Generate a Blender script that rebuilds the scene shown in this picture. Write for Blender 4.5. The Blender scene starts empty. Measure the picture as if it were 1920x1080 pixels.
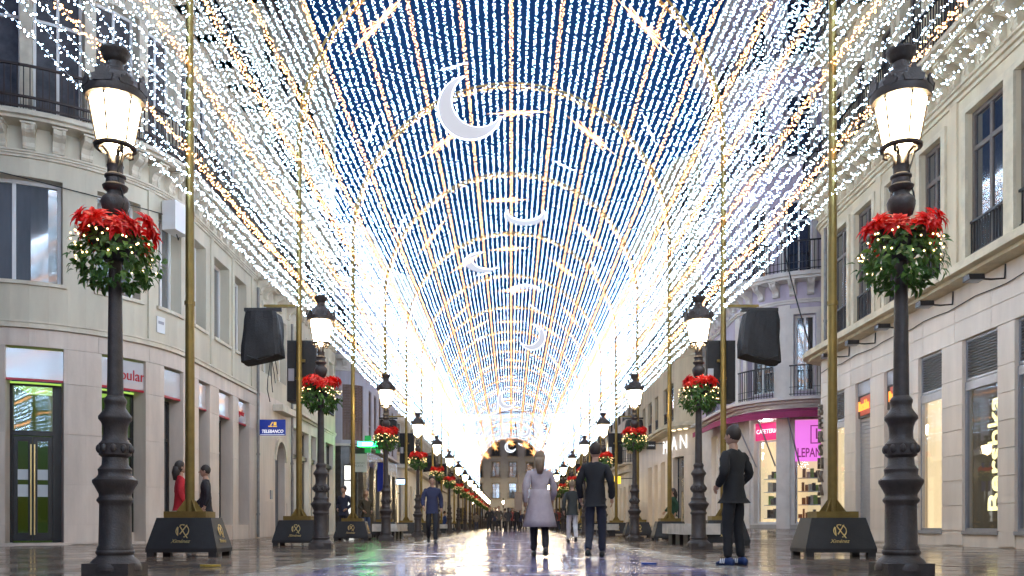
import bpy, bmesh, math, random
from math import sin, cos, pi, radians, atan2, sqrt
from mathutils import Vector, Matrix
random.seed(7)
SC = bpy.context.scene
COL = SC.collection

# ------------------------------------------------------------------ camera
CAMZ, FPX, VX, VY = 0.5, 1600.0, 958.5, 984.0
cd = bpy.data.cameras.new('camera'); cam = bpy.data.objects.new('camera', cd); COL.objects.link(cam)
cam.location = (0, 0, CAMZ); cam.rotation_euler = (pi/2, 0, 0)
cd.sensor_width = 36; cd.lens = FPX/1920*36
cd.shift_y = (VY-540)/1920; cd.shift_x = (960-VX)/1920
cd.clip_start = 0.1; cd.clip_end = 900
SC.camera = cam
# ------------------------------------------------------------------ sky: late blue hour, the sun already set
W = bpy.data.worlds.new('World'); SC.world = W; W.use_nodes = True
nt = W.node_tree; bg = nt.nodes['Background']
sk = nt.nodes.new('ShaderNodeTexSky'); sk.sky_type = 'NISHITA'; sk.sun_disc = False
sk.sun_elevation = radians(.2); sk.sun_rotation = radians(200); sk.ozone_density = 4.5; sk.altitude = 0
nt.links.new(sk.outputs[0], bg.inputs[0]); bg.inputs[1].default_value = 0.12
# ------------------------------------------------------------------ exposure
vs = SC.view_settings; SC.display_settings.display_device = 'sRGB'
vs.view_transform = 'Standard'; vs.look = 'None'; vs.gamma = 1; vs.use_curve_mapping = False
vs.exposure = 1.0
SC.cycles.use_denoising = True
SC.cycles.max_bounces = 6; SC.cycles.glossy_bounces = 4; SC.cycles.diffuse_bounces = 3
SC.cycles.transparent_max_bounces = 12; SC.cycles.sample_clamp_indirect = 6.0
SC.cycles.caustics_reflective = False; SC.cycles.caustics_refractive = False
E_LED, E_WARM, E_LAMP = 46.0, 11.0, 42.0

# ================================================================== materials
MATS = {}
def mat(name, col, rough=.6, metal=0., noise=0., nscale=6., bump=0., bscale=None, spec=.5, emit=None, es=0., vary=0., coat=0., streak=False, trans=0.):
    if name in MATS: return MATS[name]
    m = bpy.data.materials.new(name); m.use_nodes = True; MATS[name] = m
    n = m.node_tree.nodes; L = m.node_tree.links; p = n['Principled BSDF']
    p.inputs['Base Color'].default_value = (*col, 1); p.inputs['Roughness'].default_value = rough
    p.inputs['Metallic'].default_value = metal; p.inputs['Specular IOR Level'].default_value = spec
    if coat: p.inputs['Coat Weight'].default_value = coat; p.inputs['Coat Roughness'].default_value = .08
    if emit: p.inputs['Emission Color'].default_value = (*emit, 1); p.inputs['Emission Strength'].default_value = es
    if trans: p.inputs['Transmission Weight'].default_value = trans
    if noise or bump or vary:
        g = n.new('ShaderNodeNewGeometry')
        mp = n.new('ShaderNodeMapping'); L.new(g.outputs['Position'], mp.inputs[0])
        if streak: mp.inputs['Scale'].default_value = (1, 1, .18)
        t = n.new('ShaderNodeTexNoise'); t.inputs['Scale'].default_value = nscale; t.inputs['Detail'].default_value = 6; t.inputs['Roughness'].default_value = .62
        L.new(mp.outputs[0], t.inputs['Vector'])
        src = None
        if noise:
            r = n.new('ShaderNodeMapRange'); r.inputs[1].default_value = .3; r.inputs[2].default_value = .7
            r.inputs[3].default_value = 1-noise; r.inputs[4].default_value = 1+noise*.6
            L.new(t.outputs['Fac'], r.inputs[0]); src = r.outputs[0]
        if vary:
            oi = n.new('ShaderNodeObjectInfo'); r2 = n.new('ShaderNodeMapRange'); r2.inputs[3].default_value = 1-vary; r2.inputs[4].default_value = 1+vary
            L.new(oi.outputs['Random'], r2.inputs[0])
            if src:
                mu = n.new('ShaderNodeMath'); mu.operation = 'MULTIPLY'; L.new(src, mu.inputs[0]); L.new(r2.outputs[0], mu.inputs[1]); src = mu.outputs[0]
            else: src = r2.outputs[0]
        if src:
            mx = n.new('ShaderNodeVectorMath'); mx.operation = 'SCALE'; mx.inputs[0].default_value = col
            L.new(src, mx.inputs['Scale']); L.new(mx.outputs[0], p.inputs['Base Color'])
        if bump:
            t2 = n.new('ShaderNodeTexNoise'); t2.inputs['Scale'].default_value = bscale or nscale*6; t2.inputs['Detail'].default_value = 5
            L.new(g.outputs['Position'], t2.inputs['Vector'])
            b = n.new('ShaderNodeBump'); b.inputs['Strength'].default_value = bump; b.inputs['Distance'].default_value = .02
            L.new(t2.outputs['Fac'], b.inputs['Height']); L.new(b.outputs[0], p.inputs['Normal'])
    return m
def emis(name, col, s):
    if name in MATS: return MATS[name]
    m = bpy.data.materials.new(name); m.use_nodes = True; MATS[name] = m
    n = m.node_tree.nodes; n.remove(n['Principled BSDF']); e = n.new('ShaderNodeEmission')
    e.inputs[0].default_value = (*col, 1); e.inputs[1].default_value = s
    m.node_tree.links.new(e.outputs[0], n['Material Output'].inputs[0]); return m
def glass(name, tint=(.9,.93,.95), refl=.12):
    if name in MATS: return MATS[name]
    m = bpy.data.materials.new(name); m.use_nodes = True; MATS[name] = m
    n = m.node_tree.nodes; L = m.node_tree.links; n.remove(n['Principled BSDF'])
    t = n.new('ShaderNodeBsdfTransparent'); t.inputs[0].default_value = (*tint, 1)
    gl = n.new('ShaderNodeBsdfGlossy'); gl.inputs['Roughness'].default_value = .02
    lw = n.new('ShaderNodeFresnel'); lw.inputs[0].default_value = 1.5
    ad = n.new('ShaderNodeMath'); ad.operation = 'ADD'; ad.inputs[1].default_value = refl; L.new(lw.outputs[0], ad.inputs[0])
    gg = n.new('ShaderNodeNewGeometry'); iv = n.new('ShaderNodeMath'); iv.operation = 'SUBTRACT'; iv.inputs[0].default_value = 1; L.new(gg.outputs['Backfacing'], iv.inputs[1])
    ml = n.new('ShaderNodeMath'); ml.operation = 'MULTIPLY'; L.new(ad.outputs[0], ml.inputs[0]); L.new(iv.outputs[0], ml.inputs[1]); ad = ml
    mx = n.new('ShaderNodeMixShader'); L.new(ad.outputs[0], mx.inputs[0]); L.new(t.outputs[0], mx.inputs[1]); L.new(gl.outputs[0], mx.inputs[2])
    L.new(mx.outputs[0], n['Material Output'].inputs[0]); return m

iron = mat('cast_iron', (.060,.047,.041), .48, .25, noise=.3, nscale=9, bump=.25)
goldp = mat('gold_paint', (.22,.155,.045), .42, .6, noise=.2, nscale=5, bump=.08)
goldm = mat('gold_emblem', (.75,.55,.22), .35, .7)
blackbox = mat('black_board', (.013,.012,.012), .5, noise=.3, nscale=7, bump=.1)
stoneL = mat('pink_limestone', (.62,.52,.435), .55, noise=.22, nscale=1.6, bump=.12, vary=.07, streak=True)
plasL = mat('cream_plaster', (.58,.525,.41), .75, noise=.2, nscale=1.1, bump=.08, streak=True)
trimL = mat('cream_moulding', (.62,.555,.44), .7, noise=.2, nscale=2.5, bump=.1)
stoneR = mat('cream_marble', (.66,.565,.455), .42, noise=.17, nscale=1.4, bump=.06, vary=.06, streak=True)
plasR = mat('ochre_plaster', (.60,.51,.345), .72, noise=.22, nscale=1.2, bump=.08, streak=True)
trimR = mat('ochre_moulding', (.62,.54,.38), .7, noise=.24, nscale=2, bump=.1)
lilac = mat('lilac_plaster', (.48,.42,.51), .75, noise=.17, nscale=1.3, bump=.08, streak=True)
lilacw = mat('white_moulding', (.64,.60,.56), .65, noise=.12, nscale=2, bump=.08)
greyst = mat('grey_limestone', (.36,.335,.30), .6, noise=.16, nscale=1.6, bump=.1, streak=True)
whitest = mat('white_stone', (.66,.60,.51), .6, noise=.2, nscale=1.6, bump=.1, streak=True)
whitefr = mat('white_frame', (.72,.71,.70), .4)
darkfr = mat('dark_frame', (.03,.028,.027), .4, .3)
brownfr = mat('brown_frame', (.13,.105,.085), .45, noise=.2)
brownwood = mat('brown_wood', (.17,.105,.085), .5, noise=.3, nscale=4, bump=.1)
pane_m = mat('dark_glass', (.03,.034,.042), .03, spec=1.0, coat=1.0)
curt_m = mat('curtained_glass', (.10,.098,.105), .06, spec=.9, noise=.35, nscale=3)
shop_gl = glass('shop_glass')
metal_gr = mat('grey_steel', (.33,.34,.37), .38, .7, noise=.1)
vent_m = mat('vent_slat', (.10,.095,.095), .45, .5)
roofm = mat('roof_tile', (.14,.10,.085), .8, noise=.2)
cloth = mat('black_cloth', (.012,.012,.014), .75, noise=.3, nscale=12, bump=.5, bscale=40)
plastic = mat('black_plastic', (.012,.012,.013), .45, bump=.1)
led_w = emis('cool_led', (.47,.72,1.0), E_LED)
led_o = emis('warm_led', (1.0,.46,.17), E_WARM)
led_f = emis('fairy_led', (1.0,.68,.28), 5)
lampgl = emis('lit_lantern_glass', (1.0,.78,.46), E_LAMP)
wire = mat('cable', (.25,.26,.28), .5)
dwire = mat('dark_cable', (.015,.015,.015), .6)

def leafmat(name, col, vary):
    m = mat(name, col, .45, noise=vary, nscale=11); n = m.node_tree.nodes; L = m.node_tree.links; p = n['Principled BSDF']
    tr = n.new('ShaderNodeBsdfTranslucent'); mx = n.new('ShaderNodeMixShader'); mx.inputs[0].default_value = .4
    L.new(p.inputs['Base Color'].links[0].from_socket, tr.inputs[0]); L.new(p.outputs[0], mx.inputs[1]); L.new(tr.outputs[0], mx.inputs[2]); L.new(mx.outputs[0], n['Material Output'].inputs[0]); return m
# ================================================================== mesh helpers
class MB:
    def __init__(s): s.v = []; s.f = []
    def add(s, vs_, fs):
        o = len(s.v); s.v += [tuple(v) for v in vs_]; s.f += [tuple(i+o for i in f) for f in fs]; return s
    def box(s, x0, x1, y0, y1, z0, z1, M=None):
        v = [Vector(p) for p in ((x0,y0,z0),(x1,y0,z0),(x1,y1,z0),(x0,y1,z0),(x0,y0,z1),(x1,y0,z1),(x1,y1,z1),(x0,y1,z1))]
        if M: v = [M @ p for p in v]
        return s.add(v, [(0,3,2,1),(4,5,6,7),(0,1,5,4),(1,2,6,5),(2,3,7,6),(3,0,4,7)])
    def lathe(s, prof, n=24, c=(0,0), caps=True):
        vs_ = []; fs = []
        for r, z in prof:
            for k in range(n): a = 2*pi*k/n; vs_.append((c[0]+r*cos(a), c[1]+r*sin(a), z))
        for i in range(len(prof)-1):
            for k in range(n):
                k2 = (k+1) % n; fs.append((i*n+k, i*n+k2, (i+1)*n+k2, (i+1)*n+k))
        if caps: fs.append(tuple(range(n-1,-1,-1))); fs.append(tuple((len(prof)-1)*n+k for k in range(n)))
        return s.add(vs_, fs)
    def tube(s, pts, r, n=8, caps=True):
        pts = [Vector(p) for p in pts]; vs_ = []; fs = []
        rr = r if isinstance(r, (list, tuple)) else [r]*len(pts)
        prev = None
        for i, p in enumerate(pts):
            t = (pts[min(i+1,len(pts)-1)] - pts[max(i-1,0)]).normalized()
            if prev is None:
                u = Vector((0,0,1)) if abs(t.z) < .9 else Vector((1,0,0))
                u = (u - t*u.dot(t)).normalized()
            else:
                u = prev - t*prev.dot(t)
                u = u.normalized() if u.length > 1e-5 else prev
            prev = u; w = t.cross(u)
            for k in range(n): a = 2*pi*k/n; vs_.append(p + (u*cos(a)+w*sin(a))*rr[i])
        for i in range(len(pts)-1):
            for k in range(n):
                k2 = (k+1) % n; fs.append((i*n+k, i*n+k2, (i+1)*n+k2, (i+1)*n+k))
        if caps: fs.append(tuple(range(n-1,-1,-1))); fs.append(tuple((len(pts)-1)*n+k for k in range(n)))
        return s.add(vs_, fs)
    def ball(s, c, r, n=8, m=6, sc=(1,1,1)):
        prof = [(sin(pi*i/m), -cos(pi*i/m)) for i in range(m+1)]
        vs_ = [(c[0], c[1], c[2]-r*sc[2])]; fs = []
        for i in range(1, m):
            for k in range(n): a = 2*pi*k/n; vs_.append((c[0]+r*sc[0]*prof[i][0]*cos(a), c[1]+r*sc[1]*prof[i][0]*sin(a), c[2]+r*sc[2]*prof[i][1]))
        vs_.append((c[0], c[1], c[2]+r*sc[2])); e = len(vs_)-1
        for k in range(n): fs.append((0, 1+(k+1) % n, 1+k)); fs.append((e, e-n+k, e-n+(k+1) % n))
        for i in range(m-2):
            for k in range(n): k2 = (k+1) % n; fs.append((1+i*n+k, 1+i*n+k2, 1+(i+1)*n+k2, 1+(i+1)*n+k))
        return s.add(vs_, fs)
    def tetra(s, c, a, rnd):
        ax = Vector((rnd.uniform(-1,1), rnd.uniform(-1,1), rnd.uniform(-1,1))).normalized(); q = ax.orthogonal().normalized(); w = ax.cross(q); c = Vector(c)
        return s.add([c+ax*a, c-ax*a*.45+q*a*.8, c-ax*a*.45-q*a*.4+w*a*.7, c-ax*a*.45-q*a*.4-w*a*.7], [(0,1,2),(0,2,3),(0,3,1),(1,3,2)])
    def prism(s, pts, y0, y1, M=None):   # pts (x,z), extruded along y
        n = len(pts); v = [Vector((x,y0,z)) for x,z in pts] + [Vector((x,y1,z)) for x,z in pts]
        if M: v = [M @ p for p in v]
        return s.add(v, [tuple(range(n)), tuple(range(2*n-1,n-1,-1))] + [(i, i+n, (i+1) % n + n, (i+1) % n) for i in range(n)])
    def mesh(s, name, material, smooth=False, org=(0,0,0), fix=True):
        me = bpy.data.meshes.new(name)
        me.from_pydata([(x-org[0], y-org[1], z-org[2]) for x, y, z in s.v], [], s.f)
        if fix:
            b = bmesh.new(); b.from_mesh(me); bmesh.ops.recalc_face_normals(b, faces=b.faces); b.to_mesh(me); b.free()
        if material: me.materials.append(material)
        if smooth:
            me.polygons.foreach_set('use_smooth', [True]*len(me.polygons))
            if smooth != 'all':
                try: me.set_sharp_from_angle(angle=radians(40))
                except Exception: pass
        return me
    def build(s, name, material, parent=None, smooth=False, org=(0,0,0), kind=None, fix=True):
        return link(name, s.mesh(name, material, smooth, org, fix), parent, kind)
def link(name, data, parent=None, kind=None, loc=(0,0,0), rz=0.):
    o = bpy.data.objects.new(name, data); COL.objects.link(o); o.location = loc; o.rotation_euler = (0,0,rz)
    if parent: o.parent = parent
    if kind: o['kind'] = kind
    return o
def tag(o, label, cat, group=None):
    o['label'] = label; o['category'] = cat
    if group: o['group'] = group
    return o
def thing(name, label, cat, loc=(0,0,0), rz=0., group=None): return tag(link(name, None, None, None, loc, rz), label, cat, group)
KIDS = {}
def kids(o):
    return [c for c in KIDS.get(o.name, [])]
def index_kids():
    KIDS.clear()
    for o in bpy.data.objects:
        if o.parent: KIDS.setdefault(o.parent.name, []).append(o)
def copy_tree(o, parent=None):
    c = o.copy(); COL.objects.link(c)
    if parent: c.parent = parent
    for k in kids(o): copy_tree(k, c)
    return c
def text(name, body, size, loc, n, material, parent=None, ext=.01, shear=0., align='CENTER', wx=1., extra=0., kind=None, tilt=0., space=1.):
    cu = bpy.data.curves.new(name, 'FONT'); cu.body = body; cu.size = size; cu.extrude = ext; cu.shear = shear; cu.align_x = align; cu.align_y = 'CENTER'; cu.resolution_u = 3
    cu.offset = extra; cu.space_character = space
    cu.materials.append(material)
    tmp = bpy.data.objects.new('tmp', cu); COL.objects.link(tmp); dg = bpy.context.evaluated_depsgraph_get(); dg.update()
    me = bpy.data.meshes.new_from_object(tmp.evaluated_get(dg)); bpy.data.objects.remove(tmp); bpy.data.curves.remove(cu)
    if not me.materials: me.materials.append(material)
    o = link(name, me, parent, kind); o.location = loc; o.rotation_mode = 'XYZ'
    o.rotation_euler = Matrix.Rotation(atan2(n[1], n[0])+pi/2, 3, 'Z').__matmul__(Matrix.Rotation(pi/2, 3, 'X')).__matmul__(Matrix.Rotation(tilt, 3, 'Z')).to_euler()
    o.scale = (wx, 1, 1); return o
def ord_(k): return ['first','second','third','fourth','fifth','sixth','seventh','eighth','ninth','tenth'][k]

# ================================================================== ground
def sm(t): t = max(0., min(1., t)); return t*t*(3-2*t)
def gz(x, y): return .34*sm((x-6.3)/3.2)*sm((y-27)/7)
joint_m = mat('dark_joint', (.05,.047,.045), .35)
def wet(name, col, r0, r1, vary=.12):
    m = mat(name, col, r0, noise=.28, nscale=1.3, vary=vary, spec=.75)
    n = m.node_tree.nodes; L = m.node_tree.links; p = n['Principled BSDF']
    g = n.new('ShaderNodeNewGeometry'); t = n.new('ShaderNodeTexNoise'); t.inputs['Scale'].default_value = .9; t.inputs['Detail'].default_value = 5
    L.new(g.outputs['Position'], t.inputs['Vector'])
    r = n.new('ShaderNodeMapRange'); r.inputs[1].default_value = .35; r.inputs[2].default_value = .68; r.inputs[3].default_value = r0; r.inputs[4].default_value = r1
    L.new(t.outputs['Fac'], r.inputs[0]); L.new(r.outputs[0], p.inputs['Roughness'])
    t2 = n.new('ShaderNodeTexNoise'); t2.inputs['Scale'].default_value = 26; t2.inputs['Detail'].default_value = 3; L.new(g.outputs['Position'], t2.inputs['Vector'])
    b = n.new('ShaderNodeBump'); b.inputs['Strength'].default_value = .10; b.inputs['Distance'].default_value = .004; L.new(t2.outputs['Fac'], b.inputs['Height']); L.new(b.outputs[0], p.inputs['Normal'])
    return m
wet_mid = wet('wet_blue_reflection_marble', (.16,.145,.27), .08, .30)  # blue of the reflected lights is mixed into this base colour
wet_side = wet('wet_brown_marble', (.17,.128,.098), .045, .24)
wet_band = wet('wet_pale_granite', (.27,.245,.22), .12, .32)
gm = MB(); xs = [-300,-60,-20] + [-12+i*1.0 for i in range(25)] + [20,60,300]; ys = [-40,0,6,12,18,24,26,28,30,32,34,36,40,50,70,110,180,400]
for y in ys:
    for x in xs: gm.v.append((x, y, gz(x, y)-.02))
nx = len(xs)
for j in range(len(ys)-1):
    for i in range(nx-1): gm.f.append((j*nx+i, j*nx+i+1, (j+1)*nx+i+1, (j+1)*nx+i))
pav = gm.build('pavement', wet('wet_far_paving', (.10,.088,.08), .1, .25), None, fix=False); pav['kind'] = 'structure'
far = MB(); far.add([(-2.1,62,-.008),(2.1,62,-.008),(2.1,230,-.008),(-2.1,230,-.008)], [(0,1,2,3)])
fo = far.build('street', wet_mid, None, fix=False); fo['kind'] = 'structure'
# slabs: every row its own length; each slab leans a hair, as laid stone does
rs = random.Random(3)
def slab_geo(x0, x1, y0, y1, lean=.0045):
    g = .0065; x0 += g; x1 -= g; y0 += g; y1 -= g
    a, b, h = rs.uniform(-lean, lean), rs.uniform(-lean, lean)*1.3, rs.uniform(-.0015, .0015); w = x1-x0; d = y1-y0
    zs = [h-a*w/2-b*d/2, h+a*w/2-b*d/2, h+a*w/2+b*d/2, h-a*w/2+b*d/2]
    P_ = [(x0,y0),(x1,y0),(x1,y1),(x0,y1)]
    top = [(x, y, gz(x,y)+z) for (x,y), z in zip(P_, zs)]; bot = [(x, y, gz(x,y)-.03) for x, y in P_]
    return bot+top, [(4,5,6,7),(0,1,5,4),(1,2,6,5),(2,3,7,6),(3,0,4,7)]
stuffs = {'mid': MB(), 'side': MB(), 'band': MB()}; n_single = 0
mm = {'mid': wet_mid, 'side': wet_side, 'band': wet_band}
y = 6.4; row = 0
while y < 62:
    d = .30 if y < 40 else .6
    zones = [('side',-11.6,-2.75,.6),('band',-2.75,-2.15,.6),('mid',-2.15,2.15,.43),('band',2.15,2.75,.6),('side',2.75,11.6,.6)]
    for z, a, b, wd in zones:
        dd = d
        x = a
        off = (row*.37 % 1)*wd
        first = True
        while x < b-1e-6:
            w = wd*(.8+.4*rs.random()) if z != 'band' else wd
            x1 = x+off if first and off > .08 and z != 'band' else x+w
            first = False
            if b-x1 < .15: x1 = b
            x1 = min(x1, b)
            vis = max(abs(x), abs(x1)) < .62*(y+.3)+.6
            if vis:
                v, f = slab_geo(x, x1, y, y+dd)
                if y > 8.0 and n_single < 300 and abs((x+x1)/2) < .61*y:
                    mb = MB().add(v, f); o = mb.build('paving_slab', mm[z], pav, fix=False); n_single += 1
                else: stuffs[z].add(v, f)
            x = x1
    y += d; row += 1
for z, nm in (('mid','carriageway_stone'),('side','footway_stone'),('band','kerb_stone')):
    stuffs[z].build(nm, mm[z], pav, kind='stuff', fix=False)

# ================================================================== facade toolkit
class Path:
    def __init__(self, pts, side, lim=None):     # pts (x, y, fillet radius); side +1: outward is to the right of travel
        self.p = []; n = len(pts)
        for i, (x, y_, r) in enumerate(pts):
            c = Vector((x, y_))
            if r and 0 < i < n-1:
                a = (Vector(pts[i-1][:2])-c).normalized(); b = (Vector(pts[i+1][:2])-c).normalized()
                ang = a.angle(b); t = r/math.tan(ang/2); ctr = c+(a+b).normalized()*(r/sin(ang/2))
                s0 = c+a*t-ctr; s1 = c+b*t-ctr; th = s0.angle_signed(s1)
                k = max(4, int(abs(th)*r/.4))
                for j in range(k+1):
                    q = s0.copy(); q.rotate(Matrix.Rotation(-th*j/k, 2)); self.p.append(ctr+q)
            else: self.p.append(c)
        self.s = [0.]
        for i in range(1, len(self.p)): self.s.append(self.s[-1]+(self.p[i]-self.p[i-1]).length)
        self.L = self.s[-1]; self.side = side; self.lim = lim
    def seg(self, s):
        for i in range(len(self.s)-2):
            if s < self.s[i+1]: return i
        return len(self.s)-2
    def nrm(self, s):
        i = self.seg(s)
        def sn(k):
            t = (self.p[k+1]-self.p[k]).normalized(); return Vector((t.y, -t.x))*self.side
        a = sn(i); f = (s-self.s[i])/(self.s[i+1]-self.s[i])
        j = i-1 if f < .5 else i+1
        if 0 <= j < len(self.s)-1:
            o = sn(j)
            if a.dot(o) > .8: a = a.lerp(o, abs(f-.5)).normalized()
        return a
    def at(self, s, d=0.):
        i = self.seg(s); f = (s-self.s[i])/(self.s[i+1]-self.s[i]); q = self.p[i].lerp(self.p[i+1], f)
        n = self.nrm(s); return (q.x+n.x*d, q.y+n.y*d)
    def sx(self, px):
        best = (1e9, 0); k = 0
        while k <= (self.lim or self.L):
            q = self.at(k)
            if q[1] > 2:
                e = abs(VX+FPX*q[0]/q[1]-px)
                if e < best[0]: best = (e, k)
            k += .02
        return best[1]
    def s_y(self, yy):   # arc length where the path reaches depth yy (on its street side)
        best = (1e9, 0); k = 0
        while k <= self.L:
            e = abs(self.at(k)[1]-yy)
            if e <= best[0]: best = (e, k)
            k += .02
        return best[1]
    def z(self, s, py): return CAMZ+(VY-py)/FPX*self.at(s)[1]
def fbox(mb, P, s0, s1, z0, z1, d0, d1):
    br = [s0] + [s for s in P.s if s0+.02 < s < s1-.02] + [s1]; vs_ = []; fs = []
    for s in br:
        a = P.at(s, d0); b = P.at(s, d1); vs_ += [(a[0],a[1],z0),(b[0],b[1],z0),(b[0],b[1],z1),(a[0],a[1],z1)]
    for i in range(len(br)-1):
        o = i*4; q = o+4
        for k in range(4): fs.append((o+k, o+(k+1) % 4, q+(k+1) % 4, q+k))
    fs.append((3,2,1,0)); e = (len(br)-1)*4; fs.append((e,e+1,e+2,e+3)); mb.add(vs_, fs)
CONS = {}
def console_mesh(w, h, d, m):
    k = (w, h, d, m.name)
    if k not in CONS:
        mb = MB(); pr = [(0,0),(.25*d,.02*h),(.32*d,.12*h),(.28*d,.3*h),(.45*d,.5*h),(.8*d,.62*h),(.95*d,.72*h),(d,.84*h),(d,h),(0,h)]
        for x0, x1 in ((-w/2, -w/2+w*.28), (-w/2+w*.28, w/2-w*.28), (w/2-w*.28, w/2)):
            q = .9 if x0 == -w/2+w*.28 else 1
            v = [(x0,-a*q,b) for a, b in pr] + [(x1,-a*q,b) for a, b in pr]; n = len(pr)
            mb.add(v, [tuple(range(n)), tuple(range(2*n-1,n-1,-1))]+[(i,i+n,(i+1) % n+n,(i+1) % n) for i in range(n)])
        mb.box(-w*.62, w*.62, -d*1.06, 0, h*.92, h)
        CONS[k] = mb.mesh('console', m)
    return CONS[k]
class Bld:
    def __init__(self, name, label, path, group=None, cat='building'):
        self.P = path; a = path.at(path.L/2); self.org = (a[0], a[1], 0)
        self.root = thing(name, label, cat, self.org, 0, group)
    def part(self, name, boxes, m, parent=None, smooth=False):
        mb = MB()
        for b in boxes: fbox(mb, self.P, *b)
        return mb.build(name, m, parent or self.root, smooth, self.org if True else 0)
    def mbpart(self, name, mb, m, parent=None, smooth=False): return mb.build(name, m, parent or self.root, smooth, self.org)
    def wall(self, sa, sb, z0, z1, ops, m, d0=-.4, d1=0., name='wall'):
        bx = []; c = sa
        for a, b, za, zb in sorted(ops):
            if a > c: bx.append((c, a, z0, z1, d0, d1))
            if za > z0: bx.append((a, b, z0, za, d0, d1))
            if zb < z1: bx.append((a, b, zb, z1, d0, d1))
            c = b
        if c < sb: bx.append((c, sb, z0, z1, d0, d1))
        return self.part(name, bx, m)
    def window(self, a, b, za, zb, fm=whitefr, pm=pane_m, leaves=2, transom=0., fw=.07, d=-.28, far=False, name='window'):
        t = fw; bx = [(a,a+t,za,zb,d,d+.07),(b-t,b,za,zb,d,d+.07),(a+t,b-t,za,za+t,d,d+.07),(a+t,b-t,zb-t,zb,d,d+.07)]
        iw = (b-a-2*t); pz = [(za+t, zb-t)]
        if transom: bx.append((a+t,b-t,transom-t/2,transom+t/2,d,d+.065)); pz = [(za+t, transom-t/2),(transom+t/2, zb-t)]
        cells = []
        for k in range(leaves):
            x0 = a+t+iw*k/leaves; x1 = a+t+iw*(k+1)/leaves
            if k: x0 += t/2
            if k < leaves-1: x1 -= t/2
            if k:
                for q in pz: bx.append((x0-t, x0, q[0], q[1], d, d+.06))
            for q in pz: cells.append((x0, x1, q[0], q[1], d+.02, d+.03))
        o = self.part(name, bx, fm)
        if far: self.part('pane', cells, pm, o)
        else:
            for c in cells: self.part('pane', [c], pm, o)
        return o
    def consoles(self, ss, z, w, h, d, m):
        for s in ss:
            q = self.P.at(s); n = self.P.nrm(s)
            link('console', console_mesh(w, h, d, m), self.root, None, (q[0]-self.org[0], q[1]-self.org[1], z), atan2(n.y, n.x)+pi/2)
    def railing(self, a, b, z0, z1, d, m=darkfr, sp=.13, t=.022, ends=True):
        bx = [(a,b,z1-.05,z1,d-.03,d+.03),(a,b,z0+.06,z0+.09,d-.015,d+.015),(a,b,z0+.28*(z1-z0),z0+.28*(z1-z0)+.02,d-.012,d+.012)]
        k = a
        while k < b: bx.append((k, k+t, z0, z1-.05, d-t/2, d+t/2)); k += sp
        o = self.part('railing', bx, m)
        return o
    def ledge(self, a, b, z0, steps, m, name='cornice'):
        bx = []; z = z0
        for h, d in steps: bx.append((a, b, z, z+h, -.02, d)); z += h
        return self.part(name, bx, m)
    def roof(self, z, back, m=roofm):
        mb = MB(); pts = [self.P.at(k*self.P.L/60) for k in range(61)]
        sgn = 1 if back > 0 else -1
        poly = pts + [(back, pts[-1][1]), (back, pts[0][1])]
        n = len(poly); mb.add([(x,y_,z) for x,y_ in poly]+[(x,y_,z+.25) for x,y_ in poly], [tuple(range(n)), tuple(range(2*n-1,n-1,-1))]+[(i,(i+1) % n,(i+1) % n+n,i+n) for i in range(n)])
        return self.mbpart('roof', mb, m)

# ================================================================== buildings
def clad(b, spans, rows, m, d1=.03, gap=.007, name='stone_panel', maxw=1.4):
    for a, c in spans:
        n = max(1, math.ceil((c-a)/maxw))
        for k in range(n):
            x0 = a+(c-a)*k/n; x1 = a+(c-a)*(k+1)/n
            for i in range(len(rows)-1):
                b.part(name, [(x0+gap/2, x1-gap/2, rows[i]+gap/2, rows[i+1]-gap/2, .001, d1)], m)
def spans_of(ops, sa, sb):
    r = []; c = sa
    for a, d in sorted(ops):
        if a-c > .05: r.append((c, a))
        c = d
    if sb-c > .05: r.append((c, sb))
    return r
lit_cream = mat('lit_cream_wall', (.6,.52,.38), .8, emit=(1,.76,.45), es=.42)
lit_green = mat('lit_green_wall', (.10,.14,.05), .8, emit=(.45,.8,.12), es=.02)
lit_greenc = mat('lit_green_ceiling', (.4,.5,.2), .8, emit=(.5,.85,.13), es=.45)
lit_white = mat('lit_white_wall', (.6,.6,.58), .8, emit=(1,.93,.84), es=.65)
lit_dim = mat('dim_interior', (.10,.085,.07), .8, emit=(1,.75,.45), es=.03)
shut_m = mat('roller_shutter', (.36,.36,.38), .45, .5, noise=.1)
awn_m = mat('magenta_canvas', (.30,.02,.10), .7, noise=.1, bump=.1)
def interior(b, a, c, z0, z1, m, depth=1.6, ceil=None, name='interior', front=.42):
    bx = [(a, c, z0, z1, -depth-.08, -depth), (a-.06, a, z0, z1, -depth, -front), (c, c+.06, z0, z1, -depth, -front), (a-.06, c+.06, z0-.03, z0, -depth, -front)]
    b.part(name, bx, m); b.part('ceiling_panel', [(a-.06, c+.06, z1, z1+.05, -depth, -front)], ceil or m)
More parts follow.
